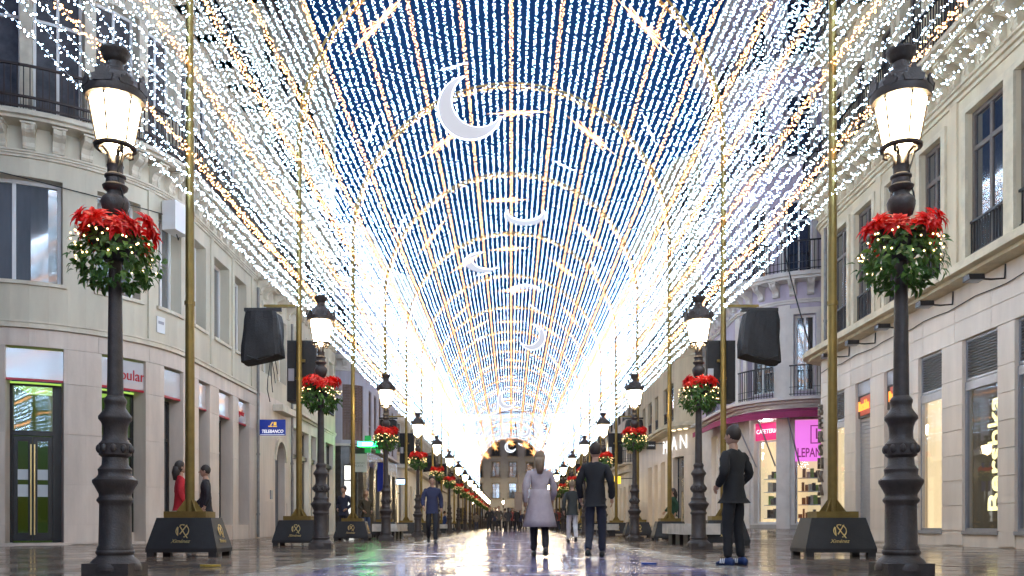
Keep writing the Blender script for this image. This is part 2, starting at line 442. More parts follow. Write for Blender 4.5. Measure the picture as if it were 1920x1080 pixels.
def gen(b, cols, floors, wm, fm=whitefr, pm=pane_m, sa=0, sb=None, far=False, railm=darkfr, trim=None, leaves=2):
    sb = sb or b.P.L
    for fl in floors:
        z0, z1, za, zb, rail = fl[:5]
        ops = [(a, c, za, zb) for a, c in cols]
        b.wall(sa, sb, z0, z1, ops, wm)
        for a, c in cols:
            b.window(a, c, za, zb, fm, pm, leaves, za+(zb-za)*.72 if zb-za > 2.2 else 0, far=far, d=-.3)
            if trim:
                b.part('window_surround', [(a-.16, a-.004, za, zb+.16, .001, .05), (c+.004, c+.16, za, zb+.16, .001, .05), (a-.004, c+.004, zb+.004, zb+.16, .001, .05)], trim)
            if rail == 1: b.railing(a-.05, c+.05, za, za+1.0, .08, railm, sp=.13 if not far else .2)
            if rail == 2:
                b.part('balcony_slab', [(a-.35, c+.35, za-.18, za-.02, .001, .6)], trim or wm); b.railing(a-.33, c+.33, za-.02, za+1.0, .55, railm, sp=.13 if not far else .2)
# ---------------- bank on the rounded corner
b = Bld('bank_building', 'cream stone bank building with a rounded balcony corner and green lit glass doors', Path([(-17,20.5,0),(-9.4,20.5,4.0),(-9.4,31.3,0)], 1))
P = b.P; px = lambda a, c: (P.sx(a), P.sx(c))
bank = b; bank_pane = mat('grey_window_glass', (.13,.135,.14), .04, spec=1.0, coat=1.0, noise=.25, nscale=2, streak=True)
gops = [px(10,120), px(190,272)] + [px(*q) for q in ((306,342),(371,392),(409,435),(446,466))]
b.wall(0, P.L, -.1, 5.3, [(a, c, .06 if i in (0,) else (.06 if i == 1 else .5), 4.86) for i, (a, c) in enumerate(gops)], stoneL, d0=-.55)
clad(b, spans_of(gops, 2.6, P.L), [.02,.5,1.5,2.75,4.0,4.86], stoneL)
clad(b, [(2.6, P.L)], [4.86, 5.28], stoneL, maxw=1.5)
b.ledge(0, P.L, 5.3, [(.07,.10),(.06,.05),(.05,.08)], trimL, 'string_course')
b.part('doorstep', [(gops[0][0]-.1, gops[0][1]+.15, -.02, .06, -.55, .22)], stoneL)
# doors
a, c = gops[0]; m_ = (a+c)/2
b.part('door_frame', [(a,a+.07,.06,4.0,-.5,-.4),(c-.22,c,.06,4.0,-.5,-.4),(a+.07,c-.22,2.72,2.84,-.5,-.4),(a+.07,c-.22,3.95,4.0,-.5,-.4)], darkfr)
a1, c1 = a+.07, c-.22; m_ = (a1+c1)/2
b.part('transom_pane', [(a1,c1,2.84,3.95,-.46,-.45)], shop_gl)
for x0, x1 in ((a1+.004, m_-.004), (m_+.004, c1-.004)):
    d = b.part('door', [(x0,x0+.11,.1,2.7,-.48,-.42),(x1-.11,x1,.1,2.7,-.48,-.42),(x0+.11,x1-.11,.1,.3,-.48,-.42),(x0+.11,x1-.11,2.58,2.7,-.48,-.42)], darkfr)
    b.part('pane', [(x0+.11,x1-.11,.3,2.58,-.455,-.445)], shop_gl, d)
    xh = x0+.03 if x0 > m_ else x1-.05
    b.part('handle', [(xh,xh+.03,.25,2.5,-.38,-.35),(xh,xh+.03,.4,.43,-.42,-.38),(xh,xh+.03,2.3,2.33,-.42,-.38)], goldm, d)
    xm = (x0+x1)/2
    b.part('notice', [(xm-.13,xm+.13,1.62,1.88,-.444,-.44)], mat('notice_paper', (.55,.58,.6), .6), d)
    b.part('notice', [(xm-.14,xm+.14,1.2,1.5,-.444,-.44)], mat('notice_paper', (.55,.58,.6), .6), d)
interior(b, a, c, .06, 4.0, lit_green, 2.4, lit_greenc)
a, c = gops[1]
b.window(a, c, .3, 4.0, darkfr, shop_gl, 1, 2.8, d=-.5, name='shop_window'); interior(b, a, c, .3, 4.0, lit_green, 2.2, lit_greenc)
b.part('window_base', [(a, c, .06, .3, -.5, -.4)], stoneL)
for a, c in gops[2:]:
    b.window(a, c, .5, 4.0, darkfr, pane_m, 1, 2.9, d=-.45, name='shop_window')
# first floor
fops = [px(-75,118), px(182,264)] + [px(*q) for q in ((297,340),(364,386),(402,430),(440,462))]
b.wall(0, P.L, 5.48, 9.45, [(a, c, 6.45, 9.0) for a, c in fops], plasL, d0=-.5)
for i, (a, c) in enumerate(fops):
    b.window(a, c, 6.45, 9.0, whitefr, bank_pane, 2, d=-.38, fw=.09); b.part('sill', [(a-.08, c+.08, 6.36, 6.45, -.4, .07)], trimL)
for s in [P.sx(q) for q in (283, 353, 396, 436, 472)]: b.part('pilaster', [(s-.12, s+.12, 5.48, 9.45, .001, .05)], plasL)
b.ledge(0, P.L, 9.45, [(.06,.06),(.05,.1),(.05,.14)], trimL, 'moulding')
b.wall(0, P.L, 9.61, 10.2, [], plasL, d0=-.3)
k = 2.8
cs = []
while k < P.L-.2: cs.append(k); k += .62
b.consoles(cs, 9.63, .27, .54, .42, trimL)
b.ledge(0, P.L, 10.2, [(.07,.50),(.09,.62),(.05,.56)], trimL, 'balcony_slab')
b.railing(2.2, P.L-.02, 10.41, 11.5, .5, mat('rail_brown', (.06,.045,.04), .5, .4), sp=.12)
b.railing(2.2, P.L-.02, 10.41, 10.75, .505, MATS['rail_brown'], sp=.05, t=.012)
ucols = []; k = 2.5
while k < P.L-1.3: ucols.append((k, k+1.15)); k += 1.42
gen(b, ucols, [(10.41,14.4,10.6,13.9,0),(14.4,18.2,15.2,17.6,2),(18.2,22,19,21.2,2)], plasL, pm=curt_m, trim=trimL)
b.ledge(0, P.L, 22, [(.15,.2),(.15,.45)], trimL); b.roof(22.3, -19)
# ---------------- narrow house with the arched door
b = Bld('narrow_house', 'plain cream house with a tall arched grey door beside the bank', Path([(-9.4,31.31,0),(-9.4,36.2,0)], 1)); P = b.P
da, dc = P.sx(516), P.sx(534)
b.wall(0, P.L, -.1, 5.5, [(da, dc, 0, 3.9)], stoneL)
M = Matrix.Translation((P.at((da+dc)/2)[0], P.at((da+dc)/2)[1], 0)) @ Matrix.Rotation(pi/2, 4, 'Z')
w = (dc-da)/2; mb = MB()
for sg in (-1, 1):
    arc = [(sg*w*cos(t*pi/16), 3.9-w*1.15+w*1.1*sin(t*pi/16)) for t in range(9)]
    mb.prism(arc+[(sg*w, 3.9)], .0, .38, M)
b.mbpart('arch', mb, stoneL)
mb = MB(); ar = [(w*1.0*cos(t*pi/16), 3.9-w*1.15+w*1.1*sin(t*pi/16)) for t in range(17)]; orr = [(x*1.22, 3.9-w*1.15+(z-3.9+w*1.15)*1.2) for x, z in ar]
for i in range(16): mb.prism([ar[i], orr[i], orr[i+1], ar[i+1]], -.08, -.002, M)
b.mbpart('arch_moulding', mb, trimL)
dr = b.part('door', [(da, (da+dc)/2-.01, .02, 3.9, -.34, -.28), ((da+dc)/2+.01, dc, .02, 3.9, -.34, -.28)], mat('grey_door', (.10,.105,.12), .5, noise=.2))
b.part('handle', [((da+dc)/2+.06, (da+dc)/2+.1, 1.0, 1.2, -.28, -.24)], goldm, dr)
b.part('hood', [(da-.35, dc+.35, 5.0, 5.25, .001, .4)], trimL)
clad(b, [(0.05, da-.25), (dc+.25, P.L-.05)], [.02,.6,1.4], stoneL, maxw=2)
b.part('intercom', [(da-.75, da-.5, 1.5, 1.85, .001, .05)], metal_gr)
gen(b, [(1.0,2.1),(3.1,4.2)], [(5.5,9.6,6.3,8.8,0),(9.6,13.6,10.4,13,2),(13.6,17.6,14.4,17,2),(17.6,21,18.3,20.3,1)], plasL, trim=trimL)
b.ledge(0, P.L, 9.6, [(.1,.2),(.15,.5)], trimL); b.consoles([.5,1.2,2.6,3.3,4.5], 9.08, .25, .5, .4, trimL)
b.roof(21, -19)
# ---------------- row of shops
b = Bld('shop_house', 'cream house with black framed lit shopfronts under a heavy bracketed cornice', Path([(-9.4,36.21,0),(-9.4,45.6,0),(-18,45.6,0)], 1)); P = b.P
ops = [(.3,1.5),(2.0,3.4),(3.9,5.0),(5.6,6.6),(7.0,8.9)]
b.wall(0, P.L, -.1, 5.2, [(a, c, .1, 4.7) for a, c in ops], whitest)
for i, (a, c) in enumerate(ops):
    b.window(a, c, .1, 3.4, darkfr, shop_gl, 1, 0, d=-.3, name='shop_window')
    interior(b, a, c, .1, 4.7, lit_white if i in (0,1,3) else lit_cream, 1.2)
    b.part('fascia', [(a, c, 3.42, 3.6, -.3, -.1)], darkfr)
    b.window(a, c, 3.62, 4.68, darkfr, pane_m, 1, 0, d=-.3)
    b.part('display', [(a+.1, c-.1, .1, 1.1+.35*(i % 2), -.9, -.6)], darkfr)
b.ledge(0, 9.39, 5.2, [(.1,.15),(.12,.35)], trimL)
gen(b, [(.8,1.8),(3.0,4.0),(5.3,6.3),(7.6,8.6)], [(5.42,9.7,6.2,8.9,1),(10.2,14,10.9,13.4,2),(14,18,14.8,17.3,2),(18,23,18.8,21.3,1)], plasL, trim=trimL)
b.wall(0, P.L, 9.7, 10.2, [], plasL)
b.consoles([.3+i*.62 for i in range(15)], 9.6, .26, .56, .5, trimL); b.ledge(0, P.L, 10.2, [(.1,.6),(.1,.75)], trimL)
b.ledge(0, P.L, 23, [(.15,.3),(.15,.5)], trimL); b.roof(23.3, -19)
# ---------------- lilac house with wooden galleries
lil2 = mat('pale_lilac_plaster', (.45,.43,.50), .75, noise=.1, bump=.06, streak=True)
b = Bld('lilac_corner_house', 'pale lilac corner house with brown wooden shuttered bays above a pharmacy', Path([(-18,47.6,0),(-8.3,47.6,1.2),(-8.3,62,0)], 1)); P = b.P
s0 = P.sx(640); sc = P.s_y(49.2)
gops = [(s0-2.5,s0-1.0),(s0+.1,s0+1.0)]+[(sc+.6+i*2.4, sc+2.2+i*2.4) for i in range(5)]
b.wall(0, P.L, -.1, 4.9, [(a, c, .1, 3.9) for a, c in gops], mat('dark_marble', (.05,.047,.045), .25, noise=.4, nscale=3))
for i, (a, c) in enumerate(gops):
    b.window(a, c, .1, 3.9, darkfr, shop_gl, 1, 3.0, d=-.3, name='shop_window'); interior(b, a, c, .1, 3.9, lit_white if i % 2 else lit_cream, 1.2)
b.ledge(0, P.L, 4.9, [(.12,.25)], lilacw)
cols = [(s0-2.6,s0-1.5),(s0+.06,s0+.56),(s0+.75,s0+1.42)]+[(sc+.5+i*1.9, sc+1.5+i*1.9) for i in range(6)]
louv = mat('brown_louvre', (.20,.13,.115), .6, noise=.25, nscale=6)
b.wall(0, P.L, 5.02, 9.1, [(a, c, 5.25, 8.35) for a, c in cols], lil2)
for i, (a, c) in enumerate(cols):
    f = b.window(a, c, 5.25, 8.35, brownwood, louv if i < 3 else pane_m, 2, 6.3, d=-.12)
    if i < 3:
        for k in range(12): b.part('slat', [(a+.08, c-.08, 6.4+k*.155, 6.5+k*.155, -.06, -.02)], brownwood, f)
b.ledge(0, P.L, 9.1, [(.1,.1),(.5,.05),(.1,.55),(.1,.65)], lilacw)
b.consoles([s0-2+i*.55 for i in range(int((P.L-s0+2)/.55))], 9.2, .22, .48, .45, lilacw)
gen(b, cols, [(9.9,13.6,10.3,12.9,0),(13.6,17,14.2,16.4,2)], lil2, trim=lilacw, far=True)
b.ledge(0, P.L, 17, [(.2,.4)], lilacw); b.roof(17.2, -19)
# ---------------- white corner block
b = Bld('white_corner_block', 'white stone block with a curved corner and a lit white shop entrance', Path([(-18,66,0),(-8.6,66,2.5),(-8.6,98,0)], 1)); P = b.P
sc = P.s_y(69)
cols = [(sc-4.6,sc-3.4),(sc-2.2,sc-.8)]+[(sc+.8+i*2.7, sc+2.2+i*2.7) for i in range(10)]
b.wall(0, P.L, -.1, 5, [(a, c, .1, 3.8) for a, c in cols], whitest)
for i, (a, c) in enumerate(cols):
    b.window(a, c, .1, 3.8, darkfr, shop_gl, 1, 3, d=-.3, far=True, name='shop_window'); interior(b, a, c, .1, 3.8, (lit_white, lit_cream)[i % 2], 1.1)
b.ledge(0, P.L, 5, [(.2,.6),(.1,.7)], whitest)
gen(b, cols, [(5.3,9.2,6.2,8.6,2),(9.2,13,10,12.4,2),(13,17,13.8,16.2,2),(17,20,17.6,19.4,1)], whitest, far=True, trim=trimL)
b.ledge(0, P.L, 20, [(.2,.5)], trimL); b.roof(20.2, -19)
def far_house(name, label, path, wm, h, seed, back, pit=2.9):
    rr = random.Random(seed); b = Bld(name, label, path); P = b.P; s = .8; cols = []
    while s < P.L-1.8: cols.append((s, s+1.3)); s += pit
    b.wall(0, P.L, -.1, 4.8, [(a, c, .1, 3.7) for a, c in cols], wm)
    for a, c in cols:
        b.window(a, c, .1, 3.7, darkfr, shop_gl, 1, 0, d=-.3, far=True, name='shop_window'); interior(b, a, c, .1, 3.7, rr.choice((lit_white, lit_cream, lit_cream)), 1)
    b.ledge(0, P.L, 4.8, [(.2,.4)], trimL); z = 5.; fl = []
    while z < h-2.5: fl.append((z, z+3.7, z+.6, z+3.0, rr.choice((1,2,2)))); z += 3.7
    gen(b, cols, fl, wm, far=True, trim=trimL); b.ledge(0, P.L, z, [(.2,.3),(.2,.5)], trimL); b.roof(z+.4, back)
far_house('town_house', 'grey stone town house far along the bank side of the street', Path([(-9.0,98.1,0),(-9.0,124,0)], 1), greyst, 19, 1, -19)
far_house('town_house', 'cream town house farthest along the bank side of the street', Path([(-8.8,124.1,0),(-8.8,146,0),(-18,146,0)], 1), plasL, 21, 2, -19)
# ---------------- fashion store
b = Bld('fashion_store', 'cream marble clothing store with tall display windows and a long ledge of spotlights', Path([(10.5,-12,0),(10.5,29.6,.9),(17,29.6,0)], -1, 40.9)); P = b.P; store = b
def pr(a, c): x, y_ = P.sx(a), P.sx(c); return (min(x, y_), max(x, y_))
G = [pr(1906,1990), pr(1807,1873), pr(1724,1768), pr(1660,1697), pr(1606,1633), pr(1560,1585)]
b.wall(0, P.L, -.1, 6.05, [(a, c, .02 if i in (3,4) else .36, 4.78) for i, (a, c) in enumerate(G)], stoneR, d0=-.2)
rows = [.02,.36,.95,1.54,2.13,2.72,3.31,3.9,4.78]
clad(b, spans_of(G, 26, 41.4), rows, stoneR, maxw=1.9, gap=.016)
clad(b, [(26, 41.4)], [4.78, 5.25, 6.04], stoneR, maxw=1.6, gap=.01)
neon = emis('neon_pale_yellow', (1.0,.85,.36), 1.35); neono = emis('neon_orange', (1.0,.28,.05), 1.4)
for i, (a, c) in enumerate(G):
    if i in (3, 4):
        sh = b.part('roller_shutter', [(a, c, .03, 3.7, -.18, -.14)], shut_m)
        for k in range(32): b.part('slat', [(a+.02, c-.02, .05+k*.114, .14+k*.114, -.138, -.11)], shut_m, sh)
        b.part('sign_frame', [(a, c, 3.72, 4.38, -.18, -.05)], darkfr); b.part('lintel', [(a, c, 4.39, 4.78, -.16, -.04)], metal_gr)
        continue
    ven = b.part('vent', [(a, a+.06, 3.82, 4.78, -.16, -.05), (c-.06, c, 3.82, 4.78, -.16, -.05), (a+.06, c-.06, 3.82, 3.88, -.16, -.05), (a+.06, c-.06, 4.72, 4.78, -.16, -.05), (a+.06,c-.06,3.88,4.72,-.18,-.16)], metal_gr)
    for k in range(13): b.part('slat', [(a+.06, c-.06, 3.91+k*.063, 3.945+k*.063, -.15, -.07)], vent_m, ven)
    b.part('lintel', [(a, c, 3.66, 3.8, -.16, -.03)], metal_gr)
    if 1:
        b.window(a, c, .36, 3.66, metal_gr, shop_gl, 1, 0, d=-.10, fw=.06, name='shop_window')
        interior(b, a, c, .36, 3.7, lit_dim if i in (0, 1) else lit_cream, 1.3, lit_dim if i in (0,1) else lit_white, front=.21)
        b.part('sill', [(a-.02, c+.02, .28, .36, .002, .05)], metal_gr)
b.ledge(0, P.L, 6.05, [(.08,.42),(.16,.62),(.06,.55)], trimR, 'ledge')
F = [pr(1905,1990), pr(1815,1886), pr(1728,1768), pr(1662,1700), pr(1604,1637), pr(1560,1590)]
b.wall(0, P.L, 6.35, 10.4, [(a, c, 6.4, 9.95) for a, c in F], plasR, d0=-.45)
for a, c in F:
    b.window(a, c, 6.4, 9.95, brownfr, pane_m, 2, 9.1, d=-.17, fw=.1); b.railing(a+.02, c-.02, 6.42, 7.45, -.06, darkfr, sp=.11)
    b.part('window_surround', [(a-.2, a-.004, 6.4, 10.1, .001, .06), (c+.004, c+.2, 6.4, 10.1, .001, .06), (a-.004, c+.004, 9.955, 10.1, .001, .06)], trimR)
for a, c in spans_of(F, 26, 41.4):
    if c-a > .7: b.part('pilaster', [((a+c)/2-.16, (a+c)/2+.16, 6.35, 10.4, .001, .05)], plasR)
b.ledge(0, P.L, 10.4, [(.1,.05),(.1,.12),(.06,.18)], trimR, 'moulding'); b.wall(0, P.L, 10.66, 11.35, [], plasR, d0=-.3)
k = 24.; cs = []
while k < 41.5: cs.append(k); k += .62
b.consoles(cs, 10.72, .26, .63, .5, trimR); b.ledge(0, P.L, 11.35, [(.1,.6),(.12,.75),(.06,.65)], trimR, 'balcony_slab')
b.railing(23, P.L-.02, 11.63, 12.75, .6, darkfr, sp=.13)
gen(b, [(25+i*1.75, 26.2+i*1.75) for i in range(9)], [(11.63,15.4,11.7,14.6,0),(15.4,19.2,16,18.4,2),(19.2,22.4,19.8,21.6,1)], plasR, fm=brownfr, trim=trimR)
b.ledge(0, P.L, 22.4, [(.2,.5)], trimR); b.roof(22.6, 22)
# ---------------- cafe on the curved corner
b = Bld('corner_cafe_building', 'lilac corner building with white pilasters and a magenta awning over the cafe', Path([(18,34.2,0),(9.8,34.2,3.0),(9.8,44,0)], -1)); P = b.P; cafe = b
g1, g2, g3 = pr(1413,1458), pr(1490,1560), pr(1352,1372)
gops = [g1, g2, g3, pr(1334,1346)]
b.wall(0, P.L, .1, 5.3, [(a, c, .55, 4.75) for a, c in gops], lilacw)
for i, (a, c) in enumerate(gops):
    b.window(a, c, .55, 4.0 if i < 2 else 4.7, whitefr, shop_gl, 1, 0, d=-.3, name='shop_window'); interior(b, a, c, .55, 4.75, lit_cream, 1.1, lit_white)
    if i < 2:
        rr = random.Random(i)
        for q in range(4):
            zs = .75+q*.55
            sh = b.part('display_shelf', [(a+.04, c-.04, zs, zs+.03, -1.0, -.55)], whitefr); x = a+.08
            while x < c-.25:
                h = rr.uniform(.16, .4); wq = rr.uniform(.1, .2)
                b.part('packet', [(x, x+wq, zs+.031, zs+.03+h, -.9, -.62)], mat('packet_%s' % rr.choice(('green','cream','brown','pink','dark')), {'g':(.2,.35,.08)}.get('x', rr.choice(((.25,.4,.1),(.6,.55,.45),(.2,.1,.06),(.5,.2,.25),(.05,.05,.05)))), .5), sh); x += wq+.03
for s in (P.sx(1402), P.sx(1472), P.sx(1466)):
    b.part('pilaster', [(s-.2, s+.2, .1, 5.3, .001, .07)], lilacw)
b.part('plinth', [(0, P.L, .0, .5, .001, .05)], greyst)
b.ledge(0, P.L, 5.3, [(.1,.12),(.1,.3),(.12,.55)], lilacw, 'balcony_slab')
f1 = [pr(1402,1452), pr(1488,1530), pr(1340,1356)]
b.wall(0, P.L, 5.62, 9.9, [(a, c, 5.9, 9.0) for a, c in f1], lilac)
for a, c in f1:
    b.window(a, c, 5.9, 9.0, whitefr, pane_m, 2, 0, d=-.3, fw=.1); b.railing(a-.1, c+.1, 5.66, 6.9, .4, darkfr, sp=.11)
    b.part('window_surround', [(a-.22, a-.004, 5.62, 9.25, .001, .07), (c+.004, c+.22, 5.62, 9.25, .001, .07), (a-.004, c+.004, 9.004, 9.25, .001, .07)], lilacw)
for s in (P.sx(1470), P.sx(1385)): b.part('pilaster', [(s-.25, s+.25, 5.62, 9.4, .001, .08)], lilacw)
b.ledge(0, P.L, 9.45, [(.08,.09),(.07,.15)], lilacw, 'moulding')
k = 4.0; cs = []
while k < P.L-.3: cs.append(k); k += .66
b.consoles(cs, 9.75, .26, .55, .5, lilacw); b.wall(0, P.L, 9.9, 10.3, [], lilac)
b.ledge(0, P.L, 10.3, [(.1,.62),(.12,.75),(.06,.68)], lilacw, 'balcony_slab'); b.railing(2.5, P.L-.05, 10.6, 11.8, .62, darkfr, sp=.13)
gen(b, [(4.0+i*1.9, 5.1+i*1.9) for i in range(6)], [(10.58,14.6,10.7,13.7,0),(14.6,18.6,15.2,18,2),(18.6,23,19.2,22,2)], lilac, trim=lilacw)
b.ledge(0, P.L, 23, [(.2,.5)], lilacw); b.roof(23.2, 20)
# awning: canvas sheet with a valance and three folding arms
t = thing('awning', 'magenta canvas awning folded out over the cafe windows', 'awning', (*P.at(P.sx(1440), .3), 5.1)); o3 = t.location[:]
mb = MB(); br = [P.sx(1545)+(P.sx(1335)-P.sx(1545))*i/20 for i in range(21)]; vs_ = []; fs = []
for s in br:
    a = P.at(s, .06); c = P.at(s, .95); vs_ += [(a[0],a[1],5.22),(c[0],c[1],4.98),(c[0],c[1],4.74),(c[0]*.999,c[1]+.02,4.74),(a[0],a[1],5.16)]
for i in range(20):
    for k in range(5): fs.append((i*5+k, i*5+(k+1) % 5, i*5+5+(k+1) % 5, i*5+5+k))
mb.add(vs_, fs); mb.build('canvas', awn_m, t, org=o3)
for q in (1420, 1455, 1500):
    s = P.sx(q); a = P.at(s, .05); c = P.at(s+.35, .9); MB().tube([(a[0],a[1],2.9),(c[0],c[1],4.95)], .03, 6).build('arm', metal_gr, t, org=o3)
# ---------------- stone corner with the big white letters
b = Bld('stone_corner_store', 'beige stone corner store with a curved canopy and white letters', Path([(17,47.5,0),(9.7,47.5,3.2),(9.7,66,0)], -1)); P = b.P; mstore = b
g = [pr(1262,1283), pr(1240,1248), pr(1228,1234), pr(1216,1223)]
b.wall(0, P.L, .1, 6.0, [(a, c, .4, 4.5) for a, c in g], stoneR)
for i, (a, c) in enumerate(g):
    b.window(a, c, .4, 4.5, darkfr, shop_gl if i else pane_m, 1, 3.3, d=-.35, name='shop_window')
    interior(b, a, c, .4, 4.5, lit_cream, 1.1, lit_white)
clad(b, spans_of(g, P.sx(1300), P.L-.1), [.4,1.3,2.2,3.1,4.0,4.5], stoneR, maxw=1.6)
b.ledge(0, P.L, 6.0, [(.12,.7),(.14,.85),(.1,.75)], trimR, 'canopy')
for q in (1296, 1286, 1276):
    o = P.at(P.sx(q), .45); MB().lathe([(.12,5.95),(.12,5.99)], 12, (o[0],o[1])).build('canopy_light', emis('canopy_lamp', (1,.8,.5), 2), b.root, org=b.org)
f1 = [pr(1244,1263), pr(1228,1234), pr(1215,1222), pr(1205,1210)]
b.wall(0, P.L, 6.36, 10.2, [(a, c, 6.75, 9.0) for a, c in f1], plasR)
for a, c in f1:
    b.window(a, c, 6.75, 9.0, darkfr, pane_m, 2, 8.2, d=-.25); b.railing(a, c, 6.76, 7.5, -.04)
b.ledge(0, P.L, 10.2, [(.1,.1),(.4,.06),(.14,.6),(.1,.7)], trimR); b.consoles([5+i*.65 for i in range(int((P.L-5.5)/.65))], 10.32, .22, .4, .42, trimR)
gen(b, [(5+i*2.4, 6.3+i*2.4) for i in range(9)], [(10.94,14.6,11.5,14,2),(14.6,18.2,15.2,17.6,2),(18.2,21.4,18.8,20.6,1)], plasR, trim=trimR, far=True)
b.ledge(0, P.L, 21.4, [(.2,.5)], trimR); b.roof(21.6, 20)
far_house('town_house', 'white town house beyond the white letters store', Path([(17,69,0),(9.6,69,1.2),(9.6,96,0)], -1), whitest, 21, 5, 20)
far_house('town_house', 'cream town house past the white one on the store side', Path([(9.4,96.1,0),(9.4,124,0)], -1), plasR, 19, 6, 20)
far_house('town_house', 'grey town house farthest along the store side of the street', Path([(9.4,124.1,0),(9.4,146,0),(20,146,0)], -1), greyst, 22, 7, 20)
# ---------------- house closing the view
b = Bld('end_house', 'pale house closing the end of the street seen through the last arch', Path([(-24,158,0),(24,158,0)], 1)); P = b.P
cols = [(24-2.85-.68+3.15*i, 24-2.85+.68+3.15*i) for i in range(-5, 7)]
gen(b, cols, [(-.1,5,.2,3.6,0),(5,8.9,5.4,8.2,2),(8.9,12.8,9.3,12.1,2),(12.8,16.6,13.2,15.9,2),(16.6,20.4,17,19.7,2)], mat('pale_plaster', (.72,.71,.68), .8, noise=.12, nscale=.8), fm=brownfr, trim=trimL)
b.ledge(0, P.L, 20.4, [(.3,.4),(.2,.8)], trimL)
mb = MB(); mb.prism([(-24.5,20.9),(24.5,20.9),(22,23),(-22,23)], 158, 168); b.mbpart('roof', mb, roofm)

# ================================================================== street lamps
LY = [8.45+9.13*k for k in range(16)]; LXL, LXR = -3.92, 3.86
def Z(py): return (1078-py)/189.3
prof = [(.150,0.02),(.245,.05),(.245,Z(1062)),(.235,Z(1056)),(.205,Z(1048)),(.178,Z(1044)),(.165,Z(1040)),(.180,Z(1036)),(.180,Z(1033)),(.168,Z(1030)),(.170,Z(1027)),(.152,Z(1021)),(.146,Z(950)),(.146,Z(945)),(.17,Z(939)),(.17,Z(936)),(.15,Z(931)),(.15,Z(926)),(.185,Z(913)),(.209,Z(905)),(.209,Z(900)),(.175,Z(895)),(.155,Z(890)),(.155,Z(885)),(.16,Z(880)),(.125,Z(872)),(.118,Z(858)),(.15,Z(853)),(.15,Z(832)),(.13,Z(828)),(.112,Z(822)),(.11,Z(812)),(.115,Z(800)),(.13,Z(792)),(.155,Z(786)),(.155,Z(781)),(.12,Z(772)),(.098,Z(765)),(.098,Z(758)),(.107,Z(754)),(.107,Z(750)),(.095,Z(746)),(.076,Z(742)),(.062,Z(540)),(.06,Z(410)),(.095,Z(405)),(.125,Z(390)),(.135,Z(380)),(.118,Z(372)),(.08,Z(365)),(.075,Z(360)),(.112,Z(355)),(.12,Z(350)),(.09,Z(345)),(.085,Z(336)),(.1,Z(333)),(.1,Z(330)),(.073,Z(326)),(.073,Z(315)),(.08,Z(311)),(.03,Z(310))]
dome = [(.22,Z(193)),(.275,Z(190)),(.285,Z(184)),(.283,Z(174)),(.262,Z(171)),(.24,Z(164)),(.215,Z(154)),(.185,Z(146)),(.14,Z(138)),(.09,Z(133)),(.08,Z(129)),(.075,Z(122)),(.078,Z(118)),(.10,Z(115)),(.118,Z(109)),(.122,Z(106)),(.128,Z(105)),(.140,Z(98)),(.142,Z(96)),(.10,Z(97))]
def make_lamp():
    t = thing('street_lamp', 'x', 'street lamp', (LXL, LY[0], 0), 0, 'cast iron street lamps')
    MB().lathe(prof, 24).build('post', iron, t, True)
    mb = MB(); mb.box(-.226,.226,-.226,.226,0,.125); mb.build('plinth', iron, t)
    mb = MB()
    for k in range(10):
        a = 2*pi*k/10; mb.ball((.148*cos(a), .148*sin(a), Z(842)), .045, 8, 6, (.7,.7,1))
    mb.build('boss_ring', iron, t, 'all')
    for k in range(4):
        a = pi/4+k*pi/2; pts = [(.06,Z(312)),(.055,Z(300)),(.07,Z(288)),(.12,Z(279)),(.16,Z(281)),(.165,Z(288)),(.14,Z(291)),(.125,Z(286))]
        MB().tube([(r*cos(a), r*sin(a), z) for r, z in pts], [.02,.02,.02,.022,.02,.018,.015,.012], 6).build('bracket', goldp if False else iron, t, 'all')
    mb = MB(); mb.lathe([(.155,Z(281)),(.195,Z(279)),(.2,Z(275)),(.18,Z(272)),(.165,Z(272)),(.155,Z(281))], 24, caps=False); mb.build('lantern_ring', iron, t, True)
    MB().lathe([(.02,Z(286)),(.09,Z(283)),(.125,Z(276)),(.13,Z(272))], 12, caps=False).build('glass_bowl', lampgl, t, 'all')
    r0, r1, z0, z1 = .165, .242, Z(272), Z(192)
    for k in range(6):
        a0 = k*pi/3+pi/6; a1 = a0+pi/3; q = .97
        v = [(r*cos(a)*q, r*sin(a)*q, z) for r, z in ((r0,z0),(r1,z1)) for a in (a0,a1)]
        mb = MB(); mb.add(v, [(0,1,3,2)]); mb.add([(x*.985, y_*.985, z) for x, y_, z in v], [(2,3,1,0)]); mb.build('glass_pane', lampgl, t, fix=False)
        MB().tube([(r0*cos(a0), r0*sin(a0), z0), (r1*cos(a0), r1*sin(a0), z1)], .011, 6).build('glazing_bar', iron, t)
    cap = MB().lathe(dome, 24).build('roof', iron, t, True)
    for k in range(8):
        a = k*pi/4; Mx = Matrix.Rotation(a, 4, 'Z') @ Matrix.Translation((.275,0,0)) @ Matrix.Rotation(pi/2, 4, 'Z')
        big = 1.25 if k % 2 == 0 else .8; z0_ = Z(176)
        pts = [(-.07*big,z0_),(.07*big,z0_),(.085*big,z0_+.05*big),(.05*big,z0_+.06*big),(.055*big,z0_+.10*big),(.02*big,z0_+.095*big),(0,z0_+.14*big),(-.02*big,z0_+.095*big),(-.055*big,z0_+.10*big),(-.05*big,z0_+.06*big),(-.085*big,z0_+.05*big)]
        MB().prism(pts, -.012, .012, Mx).build('cresting', iron, cap)
    mb = MB()
    for k in range(12):
        a = k*pi/6; Mx = Matrix.Rotation(a, 4, 'Z') @ Matrix.Translation((.132,0,0)) @ Matrix.Rotation(pi/2, 4, 'Z')
        mb.prism([(-.03,Z(99)),(.03,Z(99)),(.028,Z(96)),(0,Z(93)),(-.028,Z(96))], -.008, .008, Mx)
    mb.build('crown_rim', iron, cap)
    return t
